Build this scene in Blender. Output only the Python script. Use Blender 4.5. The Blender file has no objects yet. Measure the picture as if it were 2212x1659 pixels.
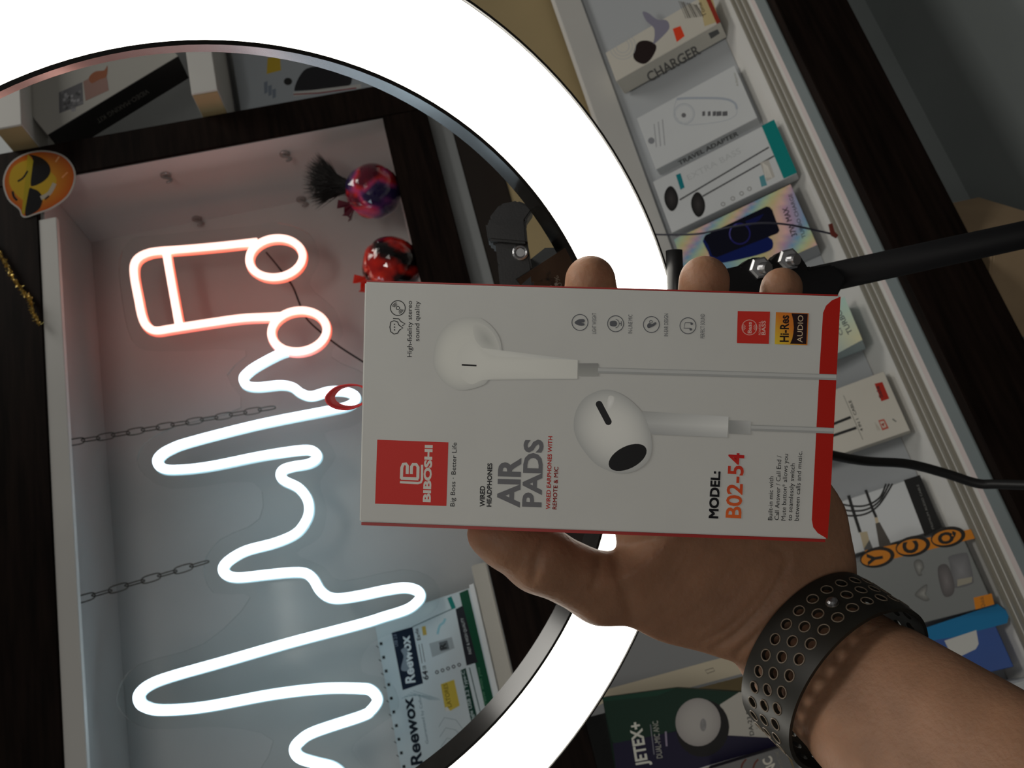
import bpy, bmesh, math, random
import numpy as np
from mathutils import Vector, Matrix
random.seed(7); rng = np.random.default_rng(7)
S = bpy.context.scene
COL = S.collection

# ------------------------------------------------------------------ camera
# The photo is a portrait shot stored on its side: picture-left is up in the place.
FPX = 1800.0
C0 = np.array([829.5, 1106.0])                       # centre of the upright frame
CAM = np.array([0, 0, 1.45])
_H = np.array([5397. - C0[0], -115. - C0[1], FPX])   # vanishing direction of the cabinet's long edges
_p = np.array([1285., 164.]) - C0; _s = np.array([.185, 1.])
_t = -(_p @ _H[:2] + FPX * FPX) / (_s @ _H[:2])
_V = np.array([*(_p + _s * _t), FPX])                # vanishing direction of its uprights
if _V[1] < 0: _V = -_V
_H /= np.linalg.norm(_H); _V /= np.linalg.norm(_V); _D = np.cross(_H, _V)
R_ = np.array([_H[0], _D[0], -_V[0]]); D_ = np.array([_H[1], _D[1], -_V[1]]); W_ = np.array([_H[2], _D[2], -_V[2]])
cam_d = bpy.data.cameras.new('camera'); cam = bpy.data.objects.new('camera', cam_d); COL.objects.link(cam)
cam_d.sensor_width = 36; cam_d.lens = 36 * FPX / 2212; cam_d.clip_start = .02
cam.matrix_world = Matrix(((D_[0], R_[0], -W_[0], CAM[0]), (D_[1], R_[1], -W_[1], CAM[1]), (D_[2], R_[2], -W_[2], CAM[2]), (0, 0, 0, 1)))
cam_d.dof.use_dof = True; cam_d.dof.focus_distance = .30; cam_d.dof.aperture_fstop = 32
S.camera = cam

# ------------------------------------------------------------------ light, exposure
S.view_settings.view_transform = 'Standard'; S.view_settings.look = 'None'
S.view_settings.exposure = .5; S.view_settings.gamma = 1; S.view_settings.use_curve_mapping = False
w = bpy.data.worlds.new('room_ambient'); S.world = w; w.use_nodes = True
w.node_tree.nodes['Background'].inputs[0].default_value = (1.0, .97, .92, 1)
w.node_tree.nodes['Background'].inputs[1].default_value = .05
RING_E, NEON_E = 3.0, 1.0
ld = bpy.data.lights.new('unseen_area_light', 'AREA'); ld.shape = 'RECTANGLE'; ld.size = .25; ld.size_y = .25
ld.energy = 2.3; ld.color = (1, .97, .9)
lo = bpy.data.objects.new('unseen_area_light', ld); COL.objects.link(lo); lo.location = (.40, .13, 1.95)  # made-up lamp close overhead, out of view, to brighten the held box's top
lo2 = bpy.data.objects.new('unseen_area_light', ld.copy()); COL.objects.link(lo2); lo2.location = (1.9, .7, 2.9); lo2.data.size = 1.0; lo2.data.size_y = .6; lo2.data.energy = 8  # ceiling lamp out of view to the right
lo3 = bpy.data.objects.new('unseen_area_light', ld.copy()); COL.objects.link(lo3); lo3.location = (-.55, -1.3, 2.05); lo3.data.size = 1.2; lo3.data.size_y = .6; lo3.data.energy = 4.3  # added fill light behind the camera for the palm and box front
lo3.rotation_euler = (math.radians(62), 0, math.radians(-18))

# ------------------------------------------------------------------ geometry of the view
def ray(x, y): return (R_ * (1659 - y - C0[0]) + D_ * (x - C0[1]) + W_ * FPX) / FPX
def PT(x, y, z): return CAM + ray(x, y) * z                     # a point seen at pixel x,y at depth z
def hit(x, y, ax, val):
    v = ray(x, y); return CAM + v * ((val - CAM[ax]) / v[ax])
def nrm(v): v = np.asarray(v, float); return v / np.linalg.norm(v)

# ------------------------------------------------------------------ materials
MATS = {}
def pm(name, col, rough=.5, metal=0, emis=None, estr=0, noise=.0, nscale=30, bump=0, bscale=200, trans=0, spec=.5, coat=0, sss=0, ior=1.45, stretch=None):
    if name in MATS: return MATS[name]
    m = bpy.data.materials.new(name); m.use_nodes = True; nt = m.node_tree; b = nt.nodes['Principled BSDF']
    b.inputs['Base Color'].default_value = (*col, 1); b.inputs['Roughness'].default_value = rough; b.inputs['Metallic'].default_value = metal
    b.inputs['Specular IOR Level'].default_value = spec; b.inputs['IOR'].default_value = ior
    if emis: b.inputs['Emission Color'].default_value = (*emis, 1); b.inputs['Emission Strength'].default_value = estr
    if trans: b.inputs['Transmission Weight'].default_value = trans
    if coat: b.inputs['Coat Weight'].default_value = coat; b.inputs['Coat Roughness'].default_value = .08
    if sss:
        b.inputs['Subsurface Weight'].default_value = sss; b.inputs['Subsurface Radius'].default_value = (1, .3, .15); b.inputs['Subsurface Scale'].default_value = .006
    if noise or bump:
        tc = nt.nodes.new('ShaderNodeTexCoord'); mp = nt.nodes.new('ShaderNodeMapping'); nt.links.new(tc.outputs['Object'], mp.inputs[0])
        if stretch: mp.inputs['Scale'].default_value = stretch
    if noise:
        n = nt.nodes.new('ShaderNodeTexNoise'); n.inputs['Scale'].default_value = nscale; n.inputs['Detail'].default_value = 5
        nt.links.new(mp.outputs[0], n.inputs[0])
        r = nt.nodes.new('ShaderNodeValToRGB'); r.color_ramp.elements[0].position = .3; r.color_ramp.elements[1].position = .7
        r.color_ramp.elements[0].color = (*[c * (1 - noise) for c in col], 1); r.color_ramp.elements[1].color = (*[min(1, c * (1 + noise)) for c in col], 1)
        nt.links.new(n.outputs['Fac'], r.inputs[0]); nt.links.new(r.outputs[0], b.inputs['Base Color'])
    if bump:
        n2 = nt.nodes.new('ShaderNodeTexNoise'); n2.inputs['Scale'].default_value = bscale; n2.inputs['Detail'].default_value = 4
        nt.links.new(mp.outputs[0], n2.inputs[0])
        bp = nt.nodes.new('ShaderNodeBump'); bp.inputs['Strength'].default_value = bump; bp.inputs['Distance'].default_value = .001
        nt.links.new(n2.outputs['Fac'], bp.inputs['Height']); nt.links.new(bp.outputs[0], b.inputs['Normal'])
    MATS[name] = m; return m
def print_mat(name='printed_ink', rough=.45, coat=0):
    if name in MATS: return MATS[name]
    m = pm(name, (1, 1, 1), rough, coat=coat, spec=.2); nt = m.node_tree
    a = nt.nodes.new('ShaderNodeVertexColor'); a.layer_name = 'ink'
    nt.links.new(a.outputs[0], nt.nodes['Principled BSDF'].inputs['Base Color']); return m
def lin(*c): return tuple(((v / 255) / 12.92 if v <= 10 else (((v / 255) + .055) / 1.055) ** 2.4) for v in c)

WHITE = pm('white_laminate', (.70, .69, .66), .45, noise=.04, nscale=6, bump=.03)
CUBBY = pm('cubby_laminate', (.56, .55, .54), .5, noise=.04, nscale=6, bump=.03)
WARM = pm('beige_laminate', (.44, .34, .18), .55, noise=.06, nscale=5)
GREYW = pm('grey_wall_paint', (.40, .42, .43), .7, noise=.05, nscale=8)
WOOD = pm('dark_wenge_wood', (.011, .0065, .005), .55, noise=.5, nscale=9, bump=.06, bscale=60, stretch=(1, 1, 12), spec=.08)
WOODH = pm('dark_wenge_wood_level', (.011, .0065, .005), .55, noise=.5, nscale=9, bump=.06, bscale=60, stretch=(1, 12, 12), spec=.08)
BLACK = pm('black_plastic', (.012, .012, .013), .38, noise=.2, nscale=80, bump=.05, bscale=900)
BLACKM = pm('black_painted_metal', (.005, .005, .006), .55, metal=0, bump=.02, spec=.2)
STEEL = pm('bright_steel', (.38, .38, .39), .3, metal=1, bump=.05)
KRAFT = pm('kraft_cardboard', (.42, .30, .18), .85, noise=.08, nscale=20, bump=.1)
INK = print_mat()
GLOSSINK = print_mat('glossy_printed_ink', .2, .5)

# ------------------------------------------------------------------ mesh helpers
def mesh_obj(name, verts, faces, mat, parent=None, smooth=False, colors=None):
    me = bpy.data.meshes.new(name); me.from_pydata([tuple(map(float, v)) for v in verts], [], [tuple(map(int, f)) for f in faces]); me.update()
    if colors is not None:
        at = me.color_attributes.new('ink', 'FLOAT_COLOR', 'POINT')
        at.data.foreach_set('color', np.array([[*c[:3], 1] for c in colors], np.float32).ravel())
    if smooth: me.polygons.foreach_set('use_smooth', [True] * len(me.polygons))
    for m in (mat if isinstance(mat, (list, tuple)) else [mat]): me.materials.append(m)
    o = bpy.data.objects.new(name, me); COL.objects.link(o)
    if parent: put(o, parent)
    return o
def put(o, parent):
    o.parent = parent; o.matrix_parent_inverse = parent.matrix_world.inverted()
def tag(o, label, cat=None, group=None, kind=None):
    o['label'] = label
    if cat: o['category'] = cat
    if group: o['group'] = group
    if kind: o['kind'] = kind
    return o
def thing(name, label, cat, loc=(0, 0, 0), group=None):
    o = bpy.data.objects.new(name, None); o.empty_display_size = .02; COL.objects.link(o); o.location = tuple(map(float, loc))
    o.matrix_world = Matrix.Translation(o.location); return tag(o, label, cat, group)
def frame_box(o, u, v, n):                                 # 8 corners of a box from corner o, edges u v n
    o, u, v, n = map(np.asarray, (o, u, v, n))
    return [o, o + u, o + u + v, o + v, o + n, o + u + n, o + u + v + n, o + v + n]
BF = [(0, 3, 2, 1), (4, 5, 6, 7), (0, 1, 5, 4), (1, 2, 6, 5), (2, 3, 7, 6), (3, 0, 4, 7)]
def bevel(o, wd=.001, seg=2):
    bm = bmesh.new(); bm.from_mesh(o.data); bmesh.ops.recalc_face_normals(bm, faces=bm.faces)
    bmesh.ops.bevel(bm, geom=list(bm.edges), offset=wd, segments=seg, affect='EDGES', clamp_overlap=True)
    bm.to_mesh(o.data); bm.free(); return o
def box(name, lo_, hi, mat, parent=None, bv=.0015):
    lo_, hi = np.array(lo_, float), np.array(hi, float); d = hi - lo_
    o = mesh_obj(name, frame_box(lo_, [d[0], 0, 0], [0, d[1], 0], [0, 0, d[2]]), BF, mat, parent)
    return bevel(o, bv) if bv else o
def tube(name, pts, r, mat, parent=None, seg=10, closed=False, caps=True, flat=None):
    pts = [np.asarray(p, float) for p in pts]; n = len(pts); rs = r if hasattr(r, '__len__') else [r] * n
    vs, fs = [], []; prev = None
    for i in range(n):
        a = pts[(i - 1) % n] if closed or i else pts[0]; b = pts[(i + 1) % n] if closed or i < n - 1 else pts[-1]
        t = nrm(b - a)
        if prev is None:
            h = np.array([0, 0, 1.]) if abs(t[2]) < .9 else np.array([1., 0, 0]); e = nrm(h - t * (h @ t))
        else: e = nrm(prev - t * (prev @ t))
        prev = e; g = np.cross(t, e)
        for k in range(seg):
            q = 2 * math.pi * k / seg; vs.append(pts[i] + (e * math.cos(q) + g * math.sin(q)) * rs[i])
    m = n if closed else n - 1
    for i in range(m):
        for k in range(seg):
            j = (i + 1) % n; fs.append((i * seg + k, i * seg + (k + 1) % seg, j * seg + (k + 1) % seg, j * seg + k))
    if caps and not closed: fs += [tuple(range(seg))[::-1], tuple((n - 1) * seg + k for k in range(seg))]
    o = mesh_obj(name, vs, fs, mat, parent, True)
    return o
def spline(p, n=8, closed=False):
    p = np.array(p, float); N = len(p); out = []
    for i in range(N if closed else N - 1):
        g = (lambda k: p[k % N]) if closed else (lambda k: p[min(max(k, 0), N - 1)])
        a, b, c, d = g(i - 1), g(i), g(i + 1), g(i + 2)
        for k in range(n):
            t = k / n; out.append(.5 * (2 * b + (c - a) * t + (2 * a - 5 * b + 4 * c - d) * t * t + (3 * b - a - 3 * c + d) * t ** 3))
    if not closed: out.append(p[-1])
    return out
def lathe(name, base, axis, prof, mat, parent=None, seg=24, e1=None):
    a = nrm(axis); h = e1 if e1 is not None else (np.array([0, 0, 1.]) if abs(a[2]) < .9 else np.array([1., 0, 0]))
    e = nrm(h - a * (h @ a)); g = np.cross(a, e); vs = []; fs = []
    for (r, z) in prof:
        for k in range(seg):
            q = 2 * math.pi * k / seg; vs.append(np.asarray(base) + a * z + (e * math.cos(q) + g * math.sin(q)) * r)
    for i in range(len(prof) - 1):
        for k in range(seg): fs.append((i * seg + k, i * seg + (k + 1) % seg, (i + 1) * seg + (k + 1) % seg, (i + 1) * seg + k))
    fs += [tuple(range(seg))[::-1], tuple((len(prof) - 1) * seg + k for k in range(seg))]
    return mesh_obj(name, vs, fs, mat, parent, False)
def prism(name, poly, back, mat, parent=None, bv=0):
    n = len(poly); back = np.asarray(back)
    vs = list(poly) + [np.asarray(p) + back for p in poly]
    fs = [tuple(range(n)), tuple(range(2 * n - 1, n - 1, -1))] + [(i, n + i, n + (i + 1) % n, (i + 1) % n) for i in range(n)]
    o = mesh_obj(name, vs, fs, mat, parent)
    bm = bmesh.new(); bm.from_mesh(o.data); bmesh.ops.recalc_face_normals(bm, faces=bm.faces)
    if bv: bmesh.ops.bevel(bm, geom=list(bm.edges), offset=bv, segments=2, affect='EDGES', clamp_overlap=True)
    bm.to_mesh(o.data); bm.free(); return o

# ------------------------------------------------------------------ flat print on a face
_tc = {}
def text_geo(s, bold):
    k = (s, bold)
    if k in _tc: return _tc[k]
    cu = bpy.data.curves.new('lettering', 'FONT'); cu.body = s; cu.size = 1; cu.offset = bold; cu.resolution_u = 3
    o = bpy.data.objects.new('lettering', cu); COL.objects.link(o)
    me = o.to_mesh(); v = np.array([q.co[:2] for q in me.vertices]) if len(me.vertices) else np.zeros((0, 2)); f = [tuple(p.vertices) for p in me.polygons]
    o.to_mesh_clear(); bpy.data.objects.remove(o); bpy.data.curves.remove(cu)
    if len(v): v[:, 0] -= v[:, 0].min()
    _tc[k] = (v, f); return _tc[k]
CAPH = text_geo('H', 0)[0][:, 1].max()
class Face:
    """a plane in the place with in-plane axes u,v and outward normal n; px -> plane by the ray through that pixel"""
    def __init__(s, o, u, v):
        s.o = np.asarray(o, float); s.u = nrm(u); v = np.asarray(v, float); s.v = nrm(v - s.u * (v @ s.u)); s.n = np.cross(s.u, s.v)
        if s.n @ (CAM - s.o) < 0: s.n = -s.n
        s.V, s.F, s.C, s.layer = [], [], [], 0
    def loc(s, x, y):
        r = ray(x, y); q = CAM + r * (((s.o - CAM) @ s.n) / (r @ s.n)) - s.o; return np.array([q @ s.u, q @ s.v])
    def pt(s, ab, h=0): return s.o + s.u * ab[0] + s.v * ab[1] + s.n * h
    def add(s, loc2, faces, col):
        s.layer += 1; h = .00002 + s.layer * .0000018 * max(1, np.linalg.norm(s.o - CAM) * 2); k = len(s.V)
        for i, ab in enumerate(loc2):
            s.V.append(s.pt(ab, h)); s.C.append(col[i] if isinstance(col, list) else col)
        s.F += [tuple(k + j for j in f) for f in faces]
    def poly(s, px, col): q = [s.loc(*p) for p in px]; s.add(q, [tuple(range(len(q)))], col)
    def grad(s, px, cin, cout, rings=5, power=1.0, ctr=None):      # print with a soft tone from centre to edge
        q = np.array([s.loc(*p) for p in px]); c = q.mean(0) if ctr is None else s.loc(*ctr); n = len(q); V = [c]; C = [cin]; F = []
        for i in range(1, rings + 1):
            t = i / rings; tt = t ** power
            V += [c + (p - c) * t for p in q]; C += [tuple(np.array(cin) * (1 - tt) + np.array(cout) * tt)] * n
        for k in range(n): F.append((0, 1 + k, 1 + (k + 1) % n))
        for i in range(rings - 1):
            for k in range(n): F.append((1 + i * n + k, 1 + (i + 1) * n + k, 1 + (i + 1) * n + (k + 1) % n, 1 + i * n + (k + 1) % n))
        s.add(V, F, C)
    def quadgrad(s, px, cols): s.add([s.loc(*p) for p in px], [(0, 1, 2, 3)], [tuple(c) for c in cols])
    def disc(s, c, r, col, ry=None, ang=0, n=28, a0=0, a1=2 * math.pi):
        ry = ry or r; ca, sa = math.cos(ang), math.sin(ang)
        s.poly([(c[0] + r * math.cos(t) * ca - ry * math.sin(t) * sa, c[1] + r * math.cos(t) * sa + ry * math.sin(t) * ca) for t in np.linspace(a0, a1, n, endpoint=a1 - a0 < 6.2)], col)
    def stroke(s, px, wpx, col, closed=False):
        p = [np.array(q, float) for q in px]; n = len(p); L, Rr = [], []
        for i in range(n):
            a = p[(i - 1) % n] if closed or i else p[0]; b = p[(i + 1) % n] if closed or i < n - 1 else p[-1]
            t = b - a; t = t / (np.linalg.norm(t) + 1e-9); q = np.array([-t[1], t[0]]) * wpx / 2; L.append(p[i] + q); Rr.append(p[i] - q)
        loc2 = [s.loc(*q) for q in L + Rr]
        s.add(loc2, [(i, (i + 1) % n, n + (i + 1) % n, n + i) for i in range(n if closed else n - 1)], col)
    def ring(s, c, r, wpx, col, n=32, a0=0, a1=2 * math.pi, ry=None):
        full = a1 - a0 > 6.2
        s.stroke([(c[0] + r * math.cos(t), c[1] + (ry or r) * math.sin(t)) for t in np.linspace(a0, a1, n, endpoint=not full)], wpx, col, full)
    def text(s, txt, p0, p1, cap, col, bold=0.0, fit=True, col2=None):
        multi = bold >= .008 and 'M' in txt      # the font's M breaks when its outline is widened
        v, f = text_geo(txt, 0 if 'M' in txt else bold)
        if not len(v): return
        p0, p1 = np.array(p0, float), np.array(p1, float); d = p1 - p0; d = d / np.linalg.norm(d); up = np.array([d[1], -d[0]])
        o = s.loc(*p0); ex = s.loc(*p1) - o; ey = (s.loc(*(p0 + up * cap)) - o) / CAPH; wv = v[:, 0].max()
        c = col if col2 is None else [tuple(np.array(col) * (1 - a / wv) + np.array(col2) * (a / wv)) for a, b in v]
        for sx_, sy_ in (((0, 0),) if not multi else ((0, 0), (.8, .8), (-.8, .8), (.8, -.8), (-.8, -.8))):       # heavier letters: the outline printed a hair wider
            s.add([o + ex * ((a + sx_ * bold) / wv) + ey * (b + sy_ * bold) for a, b in v], f, c); s.layer -= sx_ != 0
    def build(s, name, parent, mat=None):
        if s.V:
            o = mesh_obj(name, s.V, s.F, mat or INK, parent, colors=s.C); s.V, s.F, s.C = [], [], []; return o
K = (.012, .012, .014)

# ================================================================== the place: floor, walls
fl = box('floor', (-2.2, -2.2, -.05), (2.6, 1.7, 0), pm('floor_tile', (.16, .15, .14), .35, noise=.1, nscale=3), bv=0); tag(fl, 'grey tiled shop floor', kind='structure')
wb = box('wall_back', (-2.2, 1.62, 0), (2.6, 1.72, 3.0), GREYW, bv=0); tag(wb, 'painted wall behind the cabinets', kind='structure')

# ------------------------------------------------------------------ display cabinet with the open cubby
YF, YB, XS, ZC, ZF = 1.20, 1.40, 1.0095, 2.002, 1.4100
cab = thing('display_cabinet', 'tall dark wood shop cabinet with a white lined open cubby holding the neon sign', 'cabinet', (.3, 1.4, 0))
box('post', (XS, YF, 1.293), (1.080, YF + .006, 2.3), WOOD, cab)
box('top_rail', (-.75, YF, 2.0065), (XS, YF + .012, 2.092), WOODH, cab)
box('bottom_rail', (-.75, YF, 1.333), (XS, YF + .03, 1.4115), WOODH, cab)
box('cubby_back_panel', (-.75, YB, 1.36), (XS + .02, YB + .018, 2.1), CUBBY, cab, 0)
box('cubby_side_panel', (XS, YF + .0065, 1.36), (XS + .018, YB, 2.1), CUBBY, cab, 0)
box('valance_strip', (-.75, YF + .002, 1.978), (.93, YF + .012, 2.0062), WHITE, cab, .0008)
box('cubby_ceiling_panel', (-.75, YF + .014, ZC), (XS, YB, ZC + .0035), CUBBY, cab, .001)
box('cubby_floor_panel', (-.75, YF + .031, ZF - .0215), (XS, YB, ZF), CUBBY, cab, 0)
box('lower_band_panel', (.36, YF + .045, 1.292), (1.35, YF + .06, 1.392), GREYW, cab, 0)
box('recess_panel', (-.75, YF + .05, 1.222), (1.35, YF + .065, 1.2915), pm('dark_recess_board', (.03, .022, .018), .6), cab, 0)
box('lower_back_panel', (-.75, YF + .02, .9), (1.7, YF + .045, 1.222), WARM, cab, 0)

# ------------------------------------------------------------------ side shelving right of the post
sh = thing('side_shelf_unit', 'white shelf unit right of the dark post, boards with beige ends', 'shelf', (1.35, 1.3, 0))
def board(zlo, zhi):
    o = box('shelf_board', (1.083, 1.146, zlo), (1.75, 1.44, zhi), WHITE, sh, .001)
    box('board_end', (1.0815, 1.149, zlo + .001), (1.083, 1.44, zhi - .001), WARM, o, 0)
z0 = hit(467, 176, 1, 1.146)[2]; z1 = hit(411, 183, 1, 1.146)[2]
board(z0, z1)
zu = hit(46, 258, 1, 1.146)[2]; board(zu, zu + (z1 - z0))
box('back_board', (1.08, 1.44, 1.2), (1.75, 1.455, 2.3), GREYW, sh, 0)

# ------------------------------------------------------------------ lower display counter
YG, ZS = .945, .862                         # sliding door tracks, shelf height
YFR = .877
cnt = thing('display_counter', 'low dark wood display counter with a white shelf full of leaning boxes', 'counter', (.3, 1.05, 0))
box('shelf', (-.75, YFR, ZS - .02), (1.7, 1.195, ZS), WHITE, cnt, 0)
TRK = pm('track_aluminium', (.33, .31, .26), .5, metal=.4, bump=.05)
for dy in (-.026, -.012, .002): box('door_track', (-.75, YG + dy, ZS), (1.7, YG + dy + .0065, ZS + .004), TRK, cnt, .0007)
box('front_lip', (-.75, YFR, ZS), (1.7, YFR + .022, ZS + .0025), pm('pale_blue_edge_band', (.20, .235, .24), .4), cnt, .0005)
box('pink_edge_strip', (-.75, YFR + .022, ZS), (1.7, YFR + .033, ZS + .0015), pm('rosy_edge_band', (.66, .58, .56), .5), cnt, .0004)
box('front_board', (-.75, YFR - .018, .764), (1.7, YFR, ZS + .001), WOODH, cnt, .001)
box('lean_rail', (-.75, 1.100, 1.031), (1.7, 1.118, 1.077), WHITE, cnt, .001)
box('lean_rail_ledge', (-.75, 1.118, 1.03), (1.7, 1.1985, 1.045), WHITE, cnt, 0)
box('lower_back', (-.75, 1.175, .3), (1.7, 1.19, ZS - .02), pm('slate_blue_board', (.30, .33, .33), .7, noise=.06, nscale=4), cnt, 0)
box('lower_shelf', (-.75, YFR, .46), (1.7, 1.175, .48), pm('slate_blue_board', (.2, .24, .25)), cnt, 0)
mesh_obj('lean_board', frame_box([-.75, 1.0135, ZS + .001], [2.45, 0, 0], [0, .096, .166], [0, .008, -.004]), BF, pm('shaded_white_board', (.42, .44, .46), .6), cnt)  # white board; its bluish shade is mixed into this colour
box('plinth', (-.75, YFR - .01, 0), (1.7, YFR, .46), WOODH, cnt, 0)

# ================================================================== boxes leaning on the counter shelf
LEAN = nrm([0, math.sin(math.radians(30)), math.cos(math.radians(30))])
def lean_face(bl, br, z=ZS + .0015, up=None, lift=0):
    """front face whose lower edge runs through two pixels and stands on the shelf"""
    a = hit(*bl, 2, z + lift); b = hit(*br, 2, z + lift)
    return a, b
def carton(name, label, cat, bl, br, height, thick, mat, side=None, xalign=True, lift=0, group=None, lean=30, spin=0, z=ZS + .0015, bvv=.0006):
    a, b = lean_face(bl, br, z, lift=lift + thick * math.sin(math.radians(lean)))
    u = b - a; wd = np.linalg.norm(u); u = nrm(u)
    up = nrm([0, math.sin(math.radians(lean)), math.cos(math.radians(lean))])
    if xalign: u = np.array([1., 0, 0])
    up = nrm(up - u * (up @ u))
    nf = np.cross(u, up)                      # points to the viewer
    F = Face(a, u, up)
    t = thing(name, label, cat, a, group)
    # a tilted box stands on the lower back edge: keep it on the shelf by lifting
    back = -F.n * thick
    low = min(0, back[2]); sh_ = np.array([0, 0, -low]) * 0
    o = mesh_obj('carton', frame_box(a, u * wd, up * height, back), BF, mat, t)
    if side is not None:
        o.data.materials.append(side)
    bevel(o, bvv, 1)
    F.thing = t; F.w = wd; F.h = height; F.thick = thick; return F
PAPER = pm('white_carton', (.62, .64, .65), .4, noise=.03, nscale=12)
PAPERW = pm('cream_carton', (.60, .57, .50), .45, noise=.03, nscale=12)
GREYC = pm('grey_carton', (.38, .38, .37), .5)
GR = 'boxes leaning on the counter shelf'

# charger box
F = carton('charger_box', 'white charger carton with an orange price sticker and a dark plug picture', 'box', (1556, 48), (1534, -30), .178, .04, PAPERW, group=GR)
F.poly(spline([(1368, 118), (1378, 92), (1400, 88), (1418, 100), (1408, 125), (1392, 138), (1374, 132)], 5, True), (.022, .013, .013))
F.poly(spline([(1412, 95), (1432, 78), (1446, 60), (1440, 44), (1420, 42), (1400, 28), (1388, 26), (1396, 45), (1412, 60), (1414, 78)], 5, True), (.24, .23, .30))
F.poly([(1453, 62), (1470, 56), (1479, 78), (1462, 91)], lin(225, 70, 40))
for k in range(9): F.stroke([(1466 + k * 4.6, 2 + k * 1.0), (1482 + k * 4.6, 40 - k * .6 + 30 * 0)], 1.2 + (k % 3), (.15, .14, .12))
F.poly([(1505, -20), (1535, -20), (1553, 46), (1522, 57)], (.55, .45, .24))
F.text('Tone', (1527, 34), (1514, 4), 9, (.12, .09, .05), .01)
for k in range(3): F.ring((1345, 100), 14 + k * 7, 1.2, (.45, .47, .48))
F.build('printed_artwork', F.thing)
sideF = Face(F.o, -F.n, F.v); sideF.n = -F.u
sideF.text('CHARGER', (1404, 177), (1514, 115), 20, (.13, .125, .12), .02)
sideF.poly([(1530, 72), (1550, 63), (1555, 72), (1536, 84)], (.12, .12, .12))
sideF.build('spine_lettering', F.thing)
box_red = frame_box(F.o - F.v * .0004, F.u * F.w, F.v * .006, F.n * .0004)
mesh_obj('red_bottom_edge', box_red, BF, pm('red_carton_edge', lin(150, 50, 35), .4), F.thing)

# travel adapter
F = carton('travel_adapter_box', 'plain white travel adapter carton printed with a rounded power strip', 'box', (1636, 254), (1584, 148), .165, .026, PAPER, group=GR)
F.stroke(spline([(1462, 214), (1490, 212), (1560, 213), (1586, 222), (1592, 236)], 6), 5, (.40, .44, .50))
F.stroke(spline([(1462, 214), (1456, 240), (1468, 262), (1490, 270), (1560, 262), (1588, 250), (1592, 236)], 6), 1.5, (.47, .50, .54))
F.ring((1478, 246), 22, 2, (.46, .49, .53)); F.ring((1478, 246), 19, 1.2, (.5, .53, .56)); F.disc((1477, 249), 5, (.16, .16, .17))
for x, q in ((1520, 3), (1532, 3), (1543, 3.5), (1553, 5.5), (1566, 5.5)): F.poly([(x - q, 241), (x + q, 240), (x + q, 250), (x - q, 251)], (.13, .13, .14))
F.disc((1407, 304), 7, (.25, .26, .28))
for k, L in ((0, 50), (1, 55), (2, 60)): F.stroke([(1418 + k * 9, 318 - k * 2), (1413 + k * 9, 318 - L)], 2, (.36, .37, .39))
F.text('Adapter', (1596, 186), (1588, 156), 5, (.3, .3, .25))
F.build('printed_artwork', F.thing)
sideF = Face(F.o, -F.n, F.v); sideF.n = -F.u
sideF.text('TRAVEL ADAPTER', (1468, 357), (1596, 292), 9, (.10, .10, .10), .02); sideF.build('spine_lettering', F.thing)

# extra bass
F = carton('earphone_box', 'white earphone carton with a teal bottom band and two black earbuds on cords', 'box', (1721, 374), (1671, 259), .19, .02, PAPER, group=GR)
TEAL = lin(18, 132, 130)
F.poly([(1645, 272), (1672, 258), (1722, 373), (1693, 386)], TEAL)
F.poly([(1460, 378), (1470, 374), (1479, 405), (1470, 410)], lin(20, 125, 135))
F.poly([(1640, 382), (1650, 377), (1657, 400), (1645, 404)], lin(90, 150, 160))
for a, b in (((1468, 432), (1661, 318)), ((1518, 424), (1672, 337))): F.stroke([a, b], 3.2, (.07, .07, .075))
for cx, cy in ((1450, 429), (1508, 442)):
    F.grad([(cx + 14 * math.cos(t) * (1 + .1 * math.cos(2 * t)), cy + 27 * math.sin(t) + 3 * math.cos(t)) for t in np.linspace(0, 6.283, 24, endpoint=False)], (.05, .045, .045), (.012, .012, .012), 4)
F.text('EXTRA BASS', (1488, 390), (1602, 330), 12, (.50, .52, .53))
for x, y in ((1562, 441), (1583, 429), (1602, 418), (1619, 408)): F.ring((x, y), 4, 2, (.3, .3, .3), 10)
F.poly([(1642, 352), (1660, 345), (1674, 382), (1656, 392)], (.50, .48, .44))
for k in range(4): F.stroke([(1648 + k * 3, 352 + k * 2), (1655 + k * 4, 384)], 1.4, (.85, .82, .75))
F.build('printed_artwork', F.thing)

# iridescent turbo charge box
F = carton('phone_power_bank_box', 'iridescent carton picturing a dark blue phone with 37W max lettering', 'box', (1765, 529), (1708, 397), .178, .038, pm('iridescent_carton_edge', (.35, .36, .38), .3), group=GR)
cs = [lin(*c) for c in ((238, 190, 190), (215, 200, 140), (190, 215, 175), (120, 170, 205), (205, 160, 185))]
P0, P1, P2, P3 = F.w * 0, F.w, F.h, 0
gv, gc, gf = [], [], []; NX, NY = 14, 18
for j in range(NY + 1):
    for i in range(NX + 1):
        a, b = i / NX, j / NY; t = (a * 1.3 + b * 2.1 + .25 * math.sin(5 * a + 3 * b)) % 1.0 * 4; k = int(t); fr = t - k
        gv.append((a * F.w, b * F.h)); gc.append(tuple(np.array(cs[k]) * (1 - fr) + np.array(cs[(k + 1) % 5]) * fr))
for j in range(NY):
    for i in range(NX): gf.append((j * (NX + 1) + i, j * (NX + 1) + i + 1, (j + 1) * (NX + 1) + i + 1, (j + 1) * (NX + 1) + i))
F.add(gv, gf, gc)
F.poly(spline([(1522, 512), (1530, 545), (1545, 568), (1600, 560), (1655, 545), (1670, 532), (1660, 512), (1600, 510)], 3, True), lin(14, 30, 95))
F.poly([(1524, 508), (1655, 446), (1662, 447), (1668, 453), (1684, 498), (1680, 504), (1548, 556), (1538, 552), (1530, 530), (1520, 515)], lin(10, 11, 30))
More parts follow.
